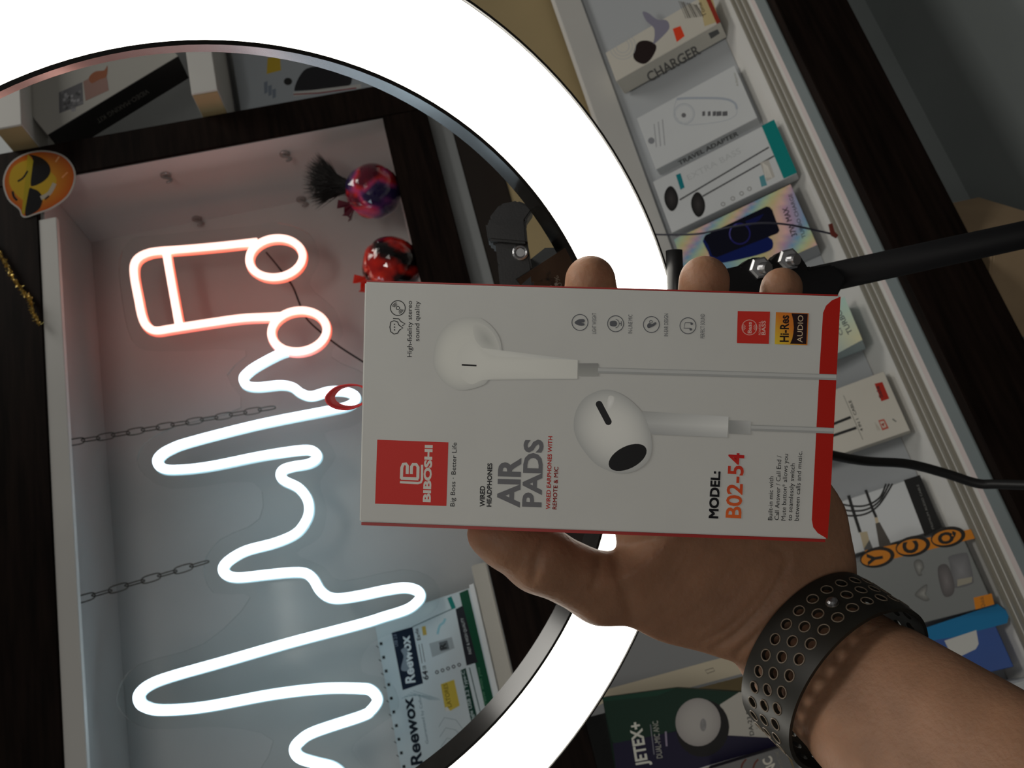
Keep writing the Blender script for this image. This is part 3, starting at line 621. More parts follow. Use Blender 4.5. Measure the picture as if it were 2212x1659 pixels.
Fc.poly([(952, 1478), (981, 1468), (993, 1524), (972, 1536), (962, 1534)], lin(205, 180, 70)); Fc.text('LATORES', (976, 1527), (966, 1476), 9, lin(120, 100, 30), .01); Fc.poly([(961, 1529), (966, 1527), (973, 1536), (964, 1537)], (.7, .7, .68))
Fc.poly([(995, 1448), (1006, 1443), (1030, 1545), (1018, 1560)], lin(20, 60, 48)); Fc.text('Eagle USB 3.2 Type-C', (1026, 1560), (1003, 1448), 7, lin(190, 205, 205), .01); Fc.stroke([(1014, 1442), (1040, 1548)], 2, lin(60, 90, 85))
Fc.text('FAST & HIGH QUALITY', (1019, 1412), (1001, 1334), 6, lin(190, 195, 195), .01); Fc.text('Now with you', (1052, 1520), (1036, 1442), 7, lin(90, 140, 110))
Fc.text('Reewox', (913, 1650), (891, 1505), 24, lin(22, 30, 42), .03); Fc.text('Guaranteed by Cellux', (926, 1606), (908, 1500), 6, lin(110, 130, 140))
for k in range(5):
    y0 = 1530 + k * 22; Fc.stroke([(948 + k * 2, y0 + 40), (960 + k * 3, y0 + 20), (985, y0 + 25), (1000, y0 + 45)], .9, lin(120, 140, 145)); Fc.stroke([(868 + k * 6, 1508 - k * 4), (895 + k * 12, 1500 + k * 2), (930 + k * 5, 1512)], .9, lin(130, 155, 165))
for i in range(20):
    f_ = i / 19.; x, y = 823 + 112 * f_ * .93, 1391 + f_ * 560
    Fc.poly([(x - 3, y - 3.2), (x + 3, y - 4.2), (x + 4, y + 2.2), (x - 2, y + 3.2)], (.025, .028, .03)); Fc.stroke([(x - 10, y + 4), (x - 5, y + 8)], 2, (.1, .1, .1))
Fc.build('printed_page', cal)

# ------------------------------------------------------------------ sunglasses smiley sticker on the post corner
Fe = Face([XS, YF - .0015, 1.9], [1, 0, 0], [0, 0, 1])
st = thing('smiley_sticker', 'shiny orange smiley sticker with dark glasses on the cabinet corner', 'sticker', Fe.pt(Fe.loc(85, 400)))
edge = spline([(6, 390), (22, 352), (58, 330), (100, 325), (138, 336), (160, 362), (162, 392), (146, 425), (112, 450), (80, 462), (56, 470), (46, 466), (40, 452), (16, 430)], 4, True)
prism('sticker_card', [Fe.pt(Fe.loc(*p)) for p in edge], [0, .0014, 0], pm('sticker_white', (.45, .43, .4), .3), st)
ctr = np.array([85, 396.])
inner = [tuple(ctr + (np.array(p) - ctr) * .955) for p in edge]
Fe.grad(inner, lin(200, 150, 50), lin(185, 85, 28), 5, 1.5, (62, 390))
Fe.poly(spline([(70, 345), (110, 372), (122, 392), (104, 425), (72, 440), (40, 425), (20, 395), (30, 360)], 4, True), lin(190, 155, 45))
Fe.poly(spline([(62, 334), (88, 340), (106, 356), (108, 375), (94, 392), (72, 402), (66, 396), (71, 346)], 4, True), (.012, .011, .012)); Fe.poly(spline([(72, 408), (84, 414), (92, 428), (86, 450), (66, 464), (54, 462), (62, 410)], 4, True), (.012, .011, .012))
Fe.poly([(60, 333), (72, 347), (64, 402), (52, 464), (47, 460)], lin(170, 150, 40))
Fe.stroke(spline([(38, 392), (50, 384), (60, 369)], 4), 4, K); Fe.stroke(spline([(27, 413), (30, 425), (37, 433)], 4), 5, K)
Fe.stroke(spline([(88, 428), (106, 418), (118, 396)], 4), 9, lin(175, 165, 150)); Fe.stroke(spline([(97, 431), (106, 423)], 2), 4, lin(70, 45, 30))
Fe.stroke([(128, 338), (120, 350)], 3, lin(225, 165, 110)); Fe.stroke([(146, 372), (134, 384)], 3, lin(225, 150, 95))
Fe.build('printed_face', st, GLOSSINK)

# gold tinsel over the top rail
gp = [hit(x, y, 1, YF - .006) for x, y in spline([(-25, 520), (-5, 540), (8, 562), (20, 582), (30, 604), (40, 615), (52, 632), (64, 646), (70, 662), (74, 682), (86, 700)], 6)]
tn = thing('gold_tinsel', 'strand of gold tinsel draped over the dark top rail', 'tinsel', gp[0])
GOLD = pm('gold_foil', (.75, .56, .18), .25, metal=1, bump=.4)
tube('cord', gp, .0012, GOLD, tn, 6)
VV, FF = [], []
for i in range(700):
    p = gp[rng.integers(0, len(gp))] + rng.normal(0, .0012, 3); d = rng.normal(0, 1, 3); d[1] = -abs(d[1]); d = nrm(d) * rng.uniform(.002, .005); s2 = nrm(np.cross(d, rng.normal(0, 1, 3))) * .0006; k0 = len(VV)
    VV += [p - s2, p + s2, p + d + s2, p + d - s2]; FF.append((k0, k0 + 1, k0 + 2, k0 + 3))
mesh_obj('foil_fringe', VV, FF, GOLD, tn)['kind'] = 'stuff'

# ================================================================== ring light
RCn = PT(600.9, 1031.4, .3736); RN = nrm(-W_ + R_ * -.1516 + D_ * .558); RI, RO = .1846, .2350
rl = thing('ring_light', 'large round ring light glowing white, black rim, on a black pole', 'ring light', RCn)
e1 = nrm(D_ - RN * (D_ @ RN)); e2 = np.cross(RN, e1)
def ringprof(name, prof, mat, parent, seg=160, a0=0, a1=2 * math.pi):
    vs, fs = [], []; n = len(prof); full = a1 - a0 > 6.28; m = seg + 1
    for i in range(n):
        k0 = len(vs)
        for k in range(m):
            t = a0 + (a1 - a0) * k / seg; rd = e1 * math.cos(t) + e2 * math.sin(t)
            for r, z in (prof[i], prof[(i + 1) % n]): vs.append(RCn + rd * r + RN * z)
        for k in range(seg): fs.append((k0 + 2 * k, k0 + 2 * k + 1, k0 + 2 * k + 3, k0 + 2 * k + 2))
    if not full:
        for k in (0, seg):
            t = a0 + (a1 - a0) * k / seg; rd = e1 * math.cos(t) + e2 * math.sin(t); k0 = len(vs)
            for r, z in prof: vs.append(RCn + rd * r + RN * z)
            fs.append(tuple(range(k0, k0 + n)))
    return mesh_obj(name, vs, fs, mat, parent, True)
RB = pm('ring_housing_black', (.012, .011, .010), .16, spec=.8, noise=.15, nscale=200)
ringprof('diffuser', [(RI + .0008, -.001), (RI + .0015, .0012), (RO - .001, .0012), (RO, -.001)], pm('lit_diffuser', (.9, .9, .88), .4, emis=(1, .96, .86), estr=RING_E), rl)
ringprof('housing', [(RI - .0012, .0014), (RI + .0006, .0014), (RI + .0006, -.002), (RO + .0002, -.002), (RO + .0002, .0010), (RO + .0014, .0010), (RO + .0016, -.009), (RO - .008, -.017), (RI + .008, -.017), (RI - .0012, -.0125)], RB, rl)
# control panel filling the inside of the ring at its foot
cp = ringprof('control_panel', [(RI - .030, -.010), (RI - .001, -.0015), (RI - .001, -.022), (RI - .030, -.022)], RB, rl, 30, math.radians(-6), math.radians(34))
pc = PT(1235, 610, .44)
Fr = Face(RCn + RN * -.003, e2, -e1)
def onpanel(x, y): return Fr.pt(Fr.loc(x, y))
# markings of the dial
Fd = Face(RCn + RN * .0016, e2, -e1); Fd.text('100%', (1222, 636), (1205, 594), 9, (.3, .28, .24)); Fd.disc((1201, 614), 3.6, (.35, .33, .30)); Fd.disc((1190, 619), 2.5, (.3, .28, .25))
Fd.build('dial_marks', cp)
# phone clamp
dc = .43
def slab(name, poly, d, th, mat, parent, bv=.0012): return prism(name, [PT(x, y, d) for x, y in poly], W_ * th, mat, parent, bv)
clamp = slab('phone_clamp', [(1056, 470), (1080, 440), (1118, 432), (1155, 448), (1136, 476), (1140, 525), (1150, 580), (1156, 640), (1082, 640), (1075, 570), (1070, 525), (1054, 520)], .432, .022, BLACK, rl)
slab('clamp_jaw', [(1048, 480), (1136, 482), (1140, 526), (1054, 519)], .426, .010, BLACK, clamp)
lathe('clamp_screw', PT(1124, 545, .4310), -W_, [(.0042, -.001), (.0042, .0008), (.0034, .0012), (.0026, .0004), (.0022, -.0006)], STEEL, clamp, 18)
# tilt hinge, bracket and pole
slab('bracket', [(1470, 660), (1476, 602), (1530, 588), (1600, 573), (1622, 556), (1648, 555), (1664, 566), (1682, 545), (1700, 538), (1722, 542), (1736, 560), (1748, 580), (1800, 570), (1830, 600), (1800, 660)], .452, .014, BLACKM, rl)
tube('hinge_barrel', [PT(1456, 541, .462), PT(1462, 700, .462)], .0046, BLACK, rl, 20)
slab('neck_plate', [(1440, 600), (1500, 596), (1500, 660), (1440, 660)], .464, .008, BLACKM, rl)
for x, y in ((1645, 580), (1706, 562)):
    n_ = lathe('nut', PT(x - 4, y, .4515), -W_ - D_ * .1, [(.0062, 0), (.0062, .0035), (.005, .0045)], STEEL, rl, 6)
    lathe('bolt', PT(x, y, .449), -W_ + D_ * .45 - R_ * .1, [(.0034, 0), (.0034, .0045), (.0028, .0055)], STEEL, n_, 18)
pole0 = PT(1770, 604, .462); kz = pole0[2]
tube('pole', [pole0 + np.array([0, 0, .004]), np.array([pole0[0], pole0[1], kz - .3]), np.array([pole0[0], pole0[1], .35])], .0080, BLACKM, rl, 24)
tube('lower_pole', [np.array([pole0[0], pole0[1], .55]), np.array([pole0[0], pole0[1], .06])], .0115, BLACKM, rl, 24)
for k in range(3):
    an = k * 2.094 + .4; tube('stand_leg', [np.array([pole0[0], pole0[1], .42]), np.array([pole0[0] + .3 * math.cos(an), pole0[1] + .3 * math.sin(an), .012])], .008, BLACKM, rl, 12)

# ================================================================== the held earphone box
rv = np.array([-.02085754, .03735387, -.0468005]); th = np.linalg.norm(rv); MR = np.array(Matrix.Rotation(th, 3, Vector(rv / th)))
bc = PT(1288.55, 887.29, .29215); bu = MR @ R_; bd = MR @ D_; BW, BH, BT = .085, .16522, .022
Fb = Face(bc - bu * BW / 2 + bd * BH / 2, bu, -bd)
hb = thing('earphone_retail_box', 'white and red retail box of wired earphones held up in the hand', 'box', bc + bd * BH / 2)
CARD = pm('satin_white_card', (.62, .62, .595), .45, spec=.25, noise=.02, nscale=40, bump=.015, bscale=600)
REDC = pm('red_card_side', lin(165, 32, 26), .4, noise=.05, nscale=40)
bevel(mesh_obj('carton', frame_box(Fb.o, bu * BW, -bd * BH, -Fb.n * BT), BF, CARD, hb), .0005, 2)
for nm, o_, uu in (('red_side_panel', Fb.o - bu * .0001, -bu * .0011), ('red_side_panel', Fb.o + bu * (BW + .0001), bu * .0005)):
    mesh_obj(nm, frame_box(o_ - Fb.n * .0007 - bd * .0006, uu, -bd * (BH - .0012), -Fb.n * (BT - .0014)), BF, REDC, hb)
RED = lin(206, 50, 44); DK = (.022, .022, .026); GY = lin(112, 112, 116)
A7 = lambda x, y: (740 + x / 2.764, 580 + y / 2.764); A8 = lambda x, y: (1240 + x / 2.765, 580 + y / 2.765)
# band at the foot with rounded shoulders
band = [A8(*p) for p in ((1592, 168), (1540, 190), (1505, 222), (1487, 265), (1466, 600), (1447, 960), (1420, 1500), (1428, 1545), (1455, 1580), (1514, 1615), (1530, 1400), (1552, 960), (1575, 500))]
Fb.poly(band, lin(186, 34, 24))
# logo block
Fb.poly([A7(*p) for p in ((207, 1022), (632, 1038), (620, 1418), (194, 1404))], RED)
LGc = lin(222, 218, 210)
Fb.text('BIBOSHI', (929.2, 1085), (933.8, 961.5), 15, LGc, .045)
Fb.stroke([(864, 1041.5), (903, 1043.5), (909, 1042), (911.5, 1036), (911.8, 1004)], 5, LGc)
Fb.stroke([(867, 1034), (868, 1010), (871, 1002.5), (877, 1002), (880, 1006), (879.5, 1024)], 6.5, LGc)
Fb.stroke([(866, 1033), (904, 1034.5)], 6.5, LGc); Fb.stroke([(902.5, 1034), (903, 1009), (899, 1003), (892, 1003), (889, 1008), (888.5, 1024)], 6.5, LGc)
Fb.text('Big Boss · Better Life', (981.7, 1094), (986.7, 956), 9.5, DK, .004)
Fb.text('High-fidelity stereo', (889.4, 771), (889.8, 650), 10, DK, .004); Fb.text('sound quality', (905.7, 737), (906, 650.5), 10, DK, .004)
# disc and chat icons
dcx, dcy = A7(330, 236); Fb.ring((dcx, dcy), 16, 1.8, DK); Fb.ring((dcx, dcy), 3.6, 1.6, DK, 16)
for r_ in (7, 9.5, 12): Fb.ring((dcx, dcy), r_, 1.3, DK, 10, 3.4, 4.5); Fb.ring((dcx, dcy), r_, 1.3, DK, 10, .26, 1.36)
bx, by = A7(318, 350)
Fb.stroke([(bx - 11, by + 10), (bx - 13, by), (bx - 11, by - 11), (bx - 4, by - 14), (bx + 4, by - 11), (bx + 6, by - 5), (bx + 15, by + 2), (bx + 8, by + 6), (bx + 4, by + 13), (bx - 4, by + 15)], 1.9, DK, True)
for k in (-6, 0, 6): Fb.disc((bx - 3, by + k), 1.5, DK, n=10)
Fb.stroke([(bx - 6, by - 19), (bx + 6, by - 18), (bx + 11, by - 12), (bx + 20, by - 7), (bx + 14, by - 3)], 1.9, DK)
# titles
Fb.text('WIRED', (1046.8, 1094.5), (1047.2, 1049.6), 10, DK, .03); Fb.text('HEADPHONES', (1061, 1094.5), (1063, 1000.4), 9.5, DK, .03)
Fb.text('AIR', (1120.6, 1096.6), (1124, 988.8), 45, GY, .035); Fb.text('PADS', (1167.6, 1095.6), (1172, 949.7), 38, GY, .035)
Fb.text('WIRED EARPHONES WITH', (1188, 1100), (1193, 942.5), 8.5, lin(185, 35, 30), .02); Fb.text('REMOTE & MIC', (1202, 1100), (1206, 1008.7), 8.5, lin(185, 35, 30), .02)
# feature icons
IG = lin(96, 98, 104)
for (x, y), tx, (q0, q1) in zip(((1252.7, 696.5), (1329.7, 699.3), (1407, 701), (1486, 703.7)), ('LIGHT WEIGHT', 'IN-LINE MIC', 'IN-EAR DESIGN', 'PERFECT SOUND'), (((1287.7, 721), (1288, 676)), ((1365.5, 720.3), (1366, 679.5)), ((1443, 726.5), (1443.4, 677.6)), ((1521.5, 730.8), (1522, 678.4)))):
    Fb.ring((x, y), 17.3, 1.7, IG); Fb.text(tx, q0, q1, 8.7, IG, .0)
Fb.poly(spline([(1241, 697), (1250, 690), (1262, 690), (1262, 696), (1256, 697), (1262, 699), (1261, 703), (1250, 703)], 4, True), IG)
Fb.poly(spline([(1319, 694), (1329, 693), (1333, 699), (1329, 705), (1319, 704), (1317, 699)], 4, True), IG); Fb.ring((1328, 699), 9.5, 1.3, IG, 14, -1.4, 1.4); Fb.stroke([(1337.5, 699), (1342, 699)], 1.5, IG); Fb.stroke([(1342, 694), (1342, 704)], 1.6, IG)
Fb.poly(spline([(1398, 702), (1402, 698), (1408, 700), (1415, 696), (1418, 698), (1414, 703), (1404, 708), (1399, 708)], 4, True), IG); Fb.ring((1406, 695), 3, 1.5, IG, 12)
Fb.stroke([(1494, 697), (1480, 697), (1477, 709), (1491, 709)], 1.7, IG); Fb.disc((1494, 699.5), 2.8, IG, n=12); Fb.disc((1492, 711.5), 2.8, IG, n=12)
# badges
Fb.poly([A8(*p) for p in ((977, 254), (1170, 258), (1163, 451), (972, 445))], lin(206, 50, 40))
PK = lin(232, 190, 180)
Fb.ring((1618.7, 707.3), 16.2, 1.2, PK); Fb.text('Bass', (1623, 720), (1623.3, 695.5), 8, PK, .02); Fb.text('POWERFUL', (1643.5, 723.6), (1644, 694.5), 5, PK); Fb.text('BASS', (1653, 723.6), (1653.4, 692.8), 8, PK, .02)
for r_ in (5, 7.5, 10): Fb.ring((1614, 707.3), r_, .9, PK, 10, 2.4, 3.9); Fb.ring((1624, 707.3), r_, .9, PK, 10, -.75, .75)
hr = [A8(*p) for p in ((1205, 261), (1401, 267), (1393, 458), (1198, 452))]
Fb.quadgrad(hr, [lin(225, 130, 45), lin(200, 110, 50), lin(215, 130, 50), lin(235, 205, 60)])
Fb.poly([(1709.5, 676.8), (1744.5, 678.3), (1741.6, 743.6), (1706.4, 742.6), (1711, 732), (1713.5, 720), (1714.5, 708), (1713.3, 692)], (.022, .008, .010))
Fb.text('Hi-Res', (1702.8, 739), (1703.6, 681), 18, (.02, .012, .01), .03); Fb.text('AUDIO', (1733, 739.8), (1735, 681.3), 11.5, lin(225, 200, 165), .0)
# model lines
Fb.text('MODEL:', (1550.3, 1119), (1555.4, 1019.4), 18.8, DK, .045); Fb.text('B02-54', (1599.9, 1119.6), (1607, 979.6), 32, lin(228, 105, 45), .02, col2=lin(196, 28, 36))
for tx, q0, q1 in (('Built-in mic with', (1667.8, 1123.6), (1670.4, 1029.2)), ('Call Answer / Call End /', (1682, 1123.6), (1687.7, 984.3)), ('Mute button* allows you', (1696.4, 1124.3), (1702, 980.7)), ('to seamlessly switch', (1710, 1125), (1716.7, 1001.3)), ('between calls and music.', (1724.6, 1125), (1732.6, 975))):
    Fb.text(tx, q0, q1, 9.3, DK, .002)
# printed earphones
EW, EG, ED = (.86, .86, .81), (.58, .585, .56), (.46, .465, .45)
def cord(p, wpx): Fb.stroke(p, wpx, (.42, .43, .425)); Fb.stroke([(x, y - wpx * .12) for x, y in p], wpx * .5, (.56, .57, .56))
Fb.quadgrad([A7(1408, 566), A7(1527, 566), A7(1527, 642), A7(1408, 642)], [lin(150, 150, 148)] * 2 + [lin(175, 176, 172)] * 2)
cord([A8(143, 608), A8(850, 628), A8(1566, 650)], 12.5)
head1 = spline([A7(*p) for p in ((541, 540), (560, 430), (610, 350), (680, 303), (760, 288), (830, 300), (890, 345), (935, 410), (950, 480), (940, 530), (900, 600), (860, 680), (800, 710), (720, 726), (650, 712), (590, 665), (550, 600))], 4, True)
Fb.grad(head1, (.80, .80, .745), EG, 10, 4.0, A7(700, 530))
Fb.grad(spline([A7(*p) for p in ((780, 330), (840, 335), (895, 380), (930, 450), (935, 505), (880, 500), (830, 470), (790, 420))], 4, True), (.52, .53, .50), (.70, .70, .66), 5)
Fb.quadgrad([A7(800, 470), A7(1400, 545), A7(1402, 606), A7(800, 580)], [(.80, .80, .75), (.66, .67, .65), (.84, .845, .81), (.84, .84, .78)])
Fb.quadgrad([A7(800, 578), A7(1402, 604), A7(1398, 660), A7(830, 665)], [(.84, .84, .78), (.84, .845, .81), (.62, .63, .61), (.74, .74, .69)])
neck = spline([A7(*p) for p in ((900, 655), (830, 668), (760, 690), (690, 620), (690, 500), (760, 430), (820, 478), (900, 520), (1010, 528))], 4) + [A7(*p) for p in ((1200, 538), (1404, 546), (1402, 657), (1150, 656))]
Fb.grad(neck, (.84, .84, .785), (.785, .785, .735), 6, 2.0)
Fb.stroke([A7(712, 575), A7(800, 580)], 3.4, (.01, .01, .01))
# second earphone
Fb.quadgrad([A8(405, 852), A8(922, 884), A8(920, 945), A8(430, 925)], [(.46, .47, .46), (.72, .73, .72), (.84, .85, .83), (.60, .61, .60)])
Fb.quadgrad([A8(430, 923), A8(920, 943), A8(915, 1010), A8(462, 990)], [(.60, .61, .60), (.84, .85, .83), (.60, .61, .60), (.44, .45, .45)])
Fb.quadgrad([A8(925, 906), A8(1056, 911), A8(1053, 991), A8(923, 986)], [(.36, .365, .36), (.62, .63, .62), (.5, .51, .5), (.33, .335, .33)])
cord([A8(1056, 951), A8(1300, 959), A8(1550, 969)], 12.5)
head2 = spline([(1239, 920), (1244, 888), (1262, 860), (1290, 845), (1312, 842), (1338, 849), (1366, 868), (1390, 895), (1402, 925), (1408, 955), (1405, 985), (1390, 1006), (1366, 1019), (1340, 1022), (1315, 1017), (1285, 1001), (1260, 972), (1245, 946)], 4, True)
Fb.grad(head2, (.86, .86, .82), (.50, .51, .50), 9, 2.6, (1325, 925))
Fb.grad(spline([A8(*p) for p in ((205, 765), (240, 770), (225, 830), (195, 850))], 4, True), (.95, .95, .93), (.80, .80, .77), 4)
Fb.disc((1355.7, 988), 44.5, (.013, .013, .014), 24, -.47)
s0, s1 = np.array((1294, 873.)), np.array((1314, 911.)); dn = (s1 - s0) / np.linalg.norm(s1 - s0); pn = np.array([-dn[1], dn[0]]) * 7.2; aa = math.atan2(dn[1], dn[0])
Fb.poly([tuple(s1 + 7.2 * np.array([math.cos(aa + t), math.sin(aa + t)])) for t in np.linspace(-1.57, 1.57, 9)] + [tuple(s0 + 7.2 * np.array([math.cos(aa + t), math.sin(aa + t)])) for t in np.linspace(1.57, 4.71, 9)], (.022, .022, .024))
Fb.build('printed_front', hb)
# red paper hang loop on top
lp = [(782, 845), (765, 834), (740, 832), (712, 838), (694, 852), (688, 864), (694, 878), (712, 888), (738, 891), (762, 884), (782, 872)]
LV, LF_ = [], []
for i, p in enumerate(spline(lp, 5)):
    k = i / 50; bk = .004 + .004 * math.sin(k * 3.14)
    base_ = Fb.pt(Fb.loc(*p), -.009); cc = Fb.pt(Fb.loc(737, 862), -.009); inw = (cc - base_) * (.20 - .08 * math.cos(k * 6.28))
    LV += [base_, base_ + inw * .8 - Fb.n * .006]
for i in range(len(LV) // 2 - 1): LF_.append((2 * i, 2 * i + 1, 2 * i + 3, 2 * i + 2))
o = mesh_obj('hang_loop', LV, LF_, pm('red_paper_loop', lin(200, 50, 52), .5), hb, True); md = o.modifiers.new('thickness', 'SOLIDIFY'); md.thickness = .0006

# ================================================================== the hand (one continuous skin grown from a distance field)
prims = []
def cone(p, r0, q, r1, k=.008): prims.append((np.asarray(p), r0, np.asarray(q), r1, k))
J = PT
def mm(px, d): return px * d / FPX
# forearm and wrist: paired cones make the flattened section
AX = nrm(J(2170, 1745, .268) - J(1786, 1434, .336))
wc = J(1786, 1434, .336); side = nrm(np.cross(AX, W_)); side = side if side @ D_ > 0 else -side   # points to picture right/up
dep = np.cross(AX, side); dep = dep if dep @ W_ > 0 else -dep
for s_ in (-1, 0, 1):
    cone(wc + side * s_ * .0120 - AX * .012, .0160, wc + AX * .10 + side * s_ * .015, .0235, .009)
    cone(wc + AX * .10 + side * s_ * .015, .0235, wc + AX * .24 + side * s_ * .019, .031, .009)
SC = wc + AX * .0030 - W_ * .002; SA, SB = .0372, .0315; sd_n = side; dp_n = -dep      # seat of the watch strap; dp_n points to the viewer
# palm
mcp = {'i': J(1225, 905, .338), 'm': J(1330, 850, .343), 'r': J(1470, 810, .343), 'p': J(1600, 800, .338)}
whl = J(1742, 1215, .345)
cone(wc - AX * .014 + W_ * .004, .0160, J(1660, 1200, .345), .022, .014)
for kx, r0, r1, wx in (('i', .0125, .019, (1560, 1180, .344)), ('m', .0125, .018, (1620, 1160, .346)), ('r', .012, .018, (1680, 1140, .346)), ('p', .0115, .018, (1715, 1120, .342))):
    cone(mcp[kx], r0, J(*wx), r1, .012)
cone(J(1715, 1120, .342), .018, J(1765, 1225, .345), .0165, .012)      # heel of the hand
cone(J(1780, 1140, .344), .0115, J(1788, 1220, .345), .0120, .010)
# fingers behind the box, tips past its edge
def finger(m, pts, rr):
    prev = (m, rr[0])
    for p, r in zip(pts, rr[1:]): cone(prev[0], prev[1], p, r, .004); prev = (p, r)
finger(mcp['i'], [J(1190, 790, .345), J(1182, 700, .338), J(1181, 668, .333)], [.0115, .0105, .0095, .0090])
finger(mcp['m'], [J(1300, 760, .350), J(1282, 660, .340), J(1275, 607, .331)], [.0115, .0108, .0103, .0101])
finger(mcp['r'], [J(1490, 760, .350), J(1516, 670, .340), J(1521, 607, .331)], [.0112, .0105, .0102, .0100])
finger(mcp['p'], [J(1640, 750, .345), J(1680, 680, .338), J(1688, 622, .331)], [.0105, .0092, .0085, .0082])
# thumb
tcm, tmc, tip_, tt = J(1560, 1295, .340), J(1300, 1272, .332), J(1162, 1205, .321), J(1054, 1153, .314)
cone(wc - AX * .012 - side * .006 + W_ * .004, .0150, J(1560, 1262, .340), .0215, .014)
cone(J(1560, 1262, .340), .0215, tmc, .0132, .012)
cone(J(1480, 1240, .338), .020, J(1640, 1210, .342), .021, .014)
cone(J(1450, 1308, .340), .0118, J(1552, 1338, .343), .0115, .012)
cone(tmc, .0132, tip_, .0124, .005); cone(tip_, .0124, J(1090, 1168, .316), .0098, .005); cone(J(1090, 1168, .316), .0098, tt, .0080, .005)
cone(J(1392, 1190, .342), .0080, J(1375, 1110, .344), .011, .008)      # web edge of the palm
lo3 = np.min([np.minimum(p[0] - p[1], p[2] - p[3]) for p in prims], 0) - .01; hi3 = np.max([np.maximum(p[0] + p[1], p[2] + p[3]) for p in prims], 0) + .01
hs = .0013; N3 = np.ceil((hi3 - lo3) / hs).astype(int) + 1
gx = [lo3[i] + hs * np.arange(N3[i]) for i in range(3)]
DF = np.full(tuple(N3), .05, np.float32)
for (p, r0, q, r1, k) in prims:
    m0 = np.minimum(p - r0, q - r1) - .03; m1 = np.maximum(p + r0, q + r1) + .03
    sl = tuple(slice(max(0, int((m0[i] - lo3[i]) / hs)), min(N3[i], int((m1[i] - lo3[i]) / hs) + 2)) for i in range(3))
    X, Y, Z = np.meshgrid(gx[0][sl[0]], gx[1][sl[1]], gx[2][sl[2]], indexing='ij', sparse=True)
    d = q - p; L2 = d @ d; t = np.clip(((X - p[0]) * d[0] + (Y - p[1]) * d[1] + (Z - p[2]) * d[2]) / L2, 0, 1)
    dist = np.sqrt((X - p[0] - d[0] * t) ** 2 + (Y - p[1] - d[1] * t) ** 2 + (Z - p[2] - d[2] * t) ** 2) - (r0 + (r1 - r0) * t)
    A = DF[sl]; h = np.clip(.5 + .5 * (A - dist) / k, 0, 1); DF[sl] = A * (1 - h) + dist * h - k * h * (1 - h)
def crease(pts, r, depth_k=.002):
    for p, q in zip(pts[:-1], pts[1:]):
        m0 = np.minimum(p, q) - .01; m1 = np.maximum(p, q) + .01
        sl = tuple(slice(max(0, int((m0[i] - lo3[i]) / hs)), min(N3[i], int((m1[i] - lo3[i]) / hs) + 2)) for i in range(3))
        X, Y, Z = np.meshgrid(gx[0][sl[0]], gx[1][sl[1]], gx[2][sl[2]], indexing='ij', sparse=True)
        d = q - p; t = np.clip(((X - p[0]) * d[0] + (Y - p[1]) * d[1] + (Z - p[2]) * d[2]) / (d @ d), 0, 1)
        dist = np.sqrt((X - p[0] - d[0] * t) ** 2 + (Y - p[1] - d[1] * t) ** 2 + (Z - p[2] - d[2] * t) ** 2)
        DF[sl] += (np.exp(-(dist / r) ** 2) * depth_k).astype(np.float32)
# the flesh is gently drawn in under the watch strap
X, Y, Z = (a.astype(np.float32) for a in np.meshgrid(gx[0] - SC[0], gx[1] - SC[1], gx[2] - SC[2], indexing='ij', sparse=True))
dotg = lambda n_: X * np.float32(n_[0]) + Y * np.float32(n_[1]) + Z * np.float32(n_[2])
g_ = (np.sqrt((dotg(sd_n) / SA) ** 2 + (dotg(dp_n) / SB) ** 2) - .90) * .034 
u_ = np.maximum(0, np.abs(dotg(AX)) - .0125); g_ = g_ - u_ * .9 - u_ * u_ * 60 - np.maximum(0, u_ - .022) * 8
kk = .008; h = np.clip(.5 + .5 * (DF - g_) / kk, 0, 1); DF = (g_ * (1 - h) + DF * h + kk * h * (1 - h)).astype(np.float32)
sg = DF < 0
def cells():
    c = [sg[i:N3[0] - 1 + i, j:N3[1] - 1 + j, k:N3[2] - 1 + k] for i in (0, 1) for j in (0, 1) for k in (0, 1)]
    s_ = sum(a.astype(np.int8) for a in c); return (s_ > 0) & (s_ < 8)
act = cells(); idx = -np.ones(act.shape, int); ci = np.argwhere(act); idx[tuple(ci.T)] = np.arange(len(ci))
acc = np.zeros((len(ci), 3)); cntv = np.zeros(len(ci))
crn = [(i, j, k) for i in (0, 1) for j in (0, 1) for k in (0, 1)]
for a in crn:
    for ax in range(3):
        if a[ax]: continue
        b = list(a); b[ax] = 1
        fa = DF[tuple((ci + a).T)]; fb = DF[tuple((ci + b).T)]; m = (fa < 0) != (fb < 0)
        t = np.where(m, fa / np.where(m, fa - fb, 1), 0); pos = np.array(a, float)[None].repeat(len(ci), 0); pos[:, ax] += t
        acc[m] += pos[m]; cntv[m] += 1
verts = lo3 + (ci + acc / cntv[:, None]) * hs
faces = []
for ax in range(3):
    o1, o2 = (ax + 1) % 3, (ax + 2) % 3
    s0_ = [slice(1, N3[i] - 1) for i in range(3)]; s1_ = list(s0_); s0_[ax] = slice(0, N3[ax] - 1); s1_[ax] = slice(1, N3[ax])
    a, b = sg[tuple(s0_)], sg[tuple(s1_)]; e = np.argwhere(a != b); off = np.ones(3, int); off[ax] = 0; flip = a[tuple(e.T)]; e = e + off
    def cell(d1, d2):
        q = e.copy(); q[:, o1] += d1; q[:, o2] += d2; return idx[tuple(q.T)]
    f = np.stack([cell(-1, -1), cell(0, -1), cell(0, 0), cell(-1, 0)], 1); f[~flip] = f[~flip][:, ::-1]; faces.append(f)
faces = np.concatenate(faces); faces = faces[(faces >= 0).all(1)]
SKIN = pm('warm_tan_skin', lin(146, 109, 85), .55, noise=.14, nscale=60, bump=.35, bscale=420, sss=.35, spec=.35, stretch=(1, 1, 1))
hand = mesh_obj('person', verts, faces, SKIN, None, True)
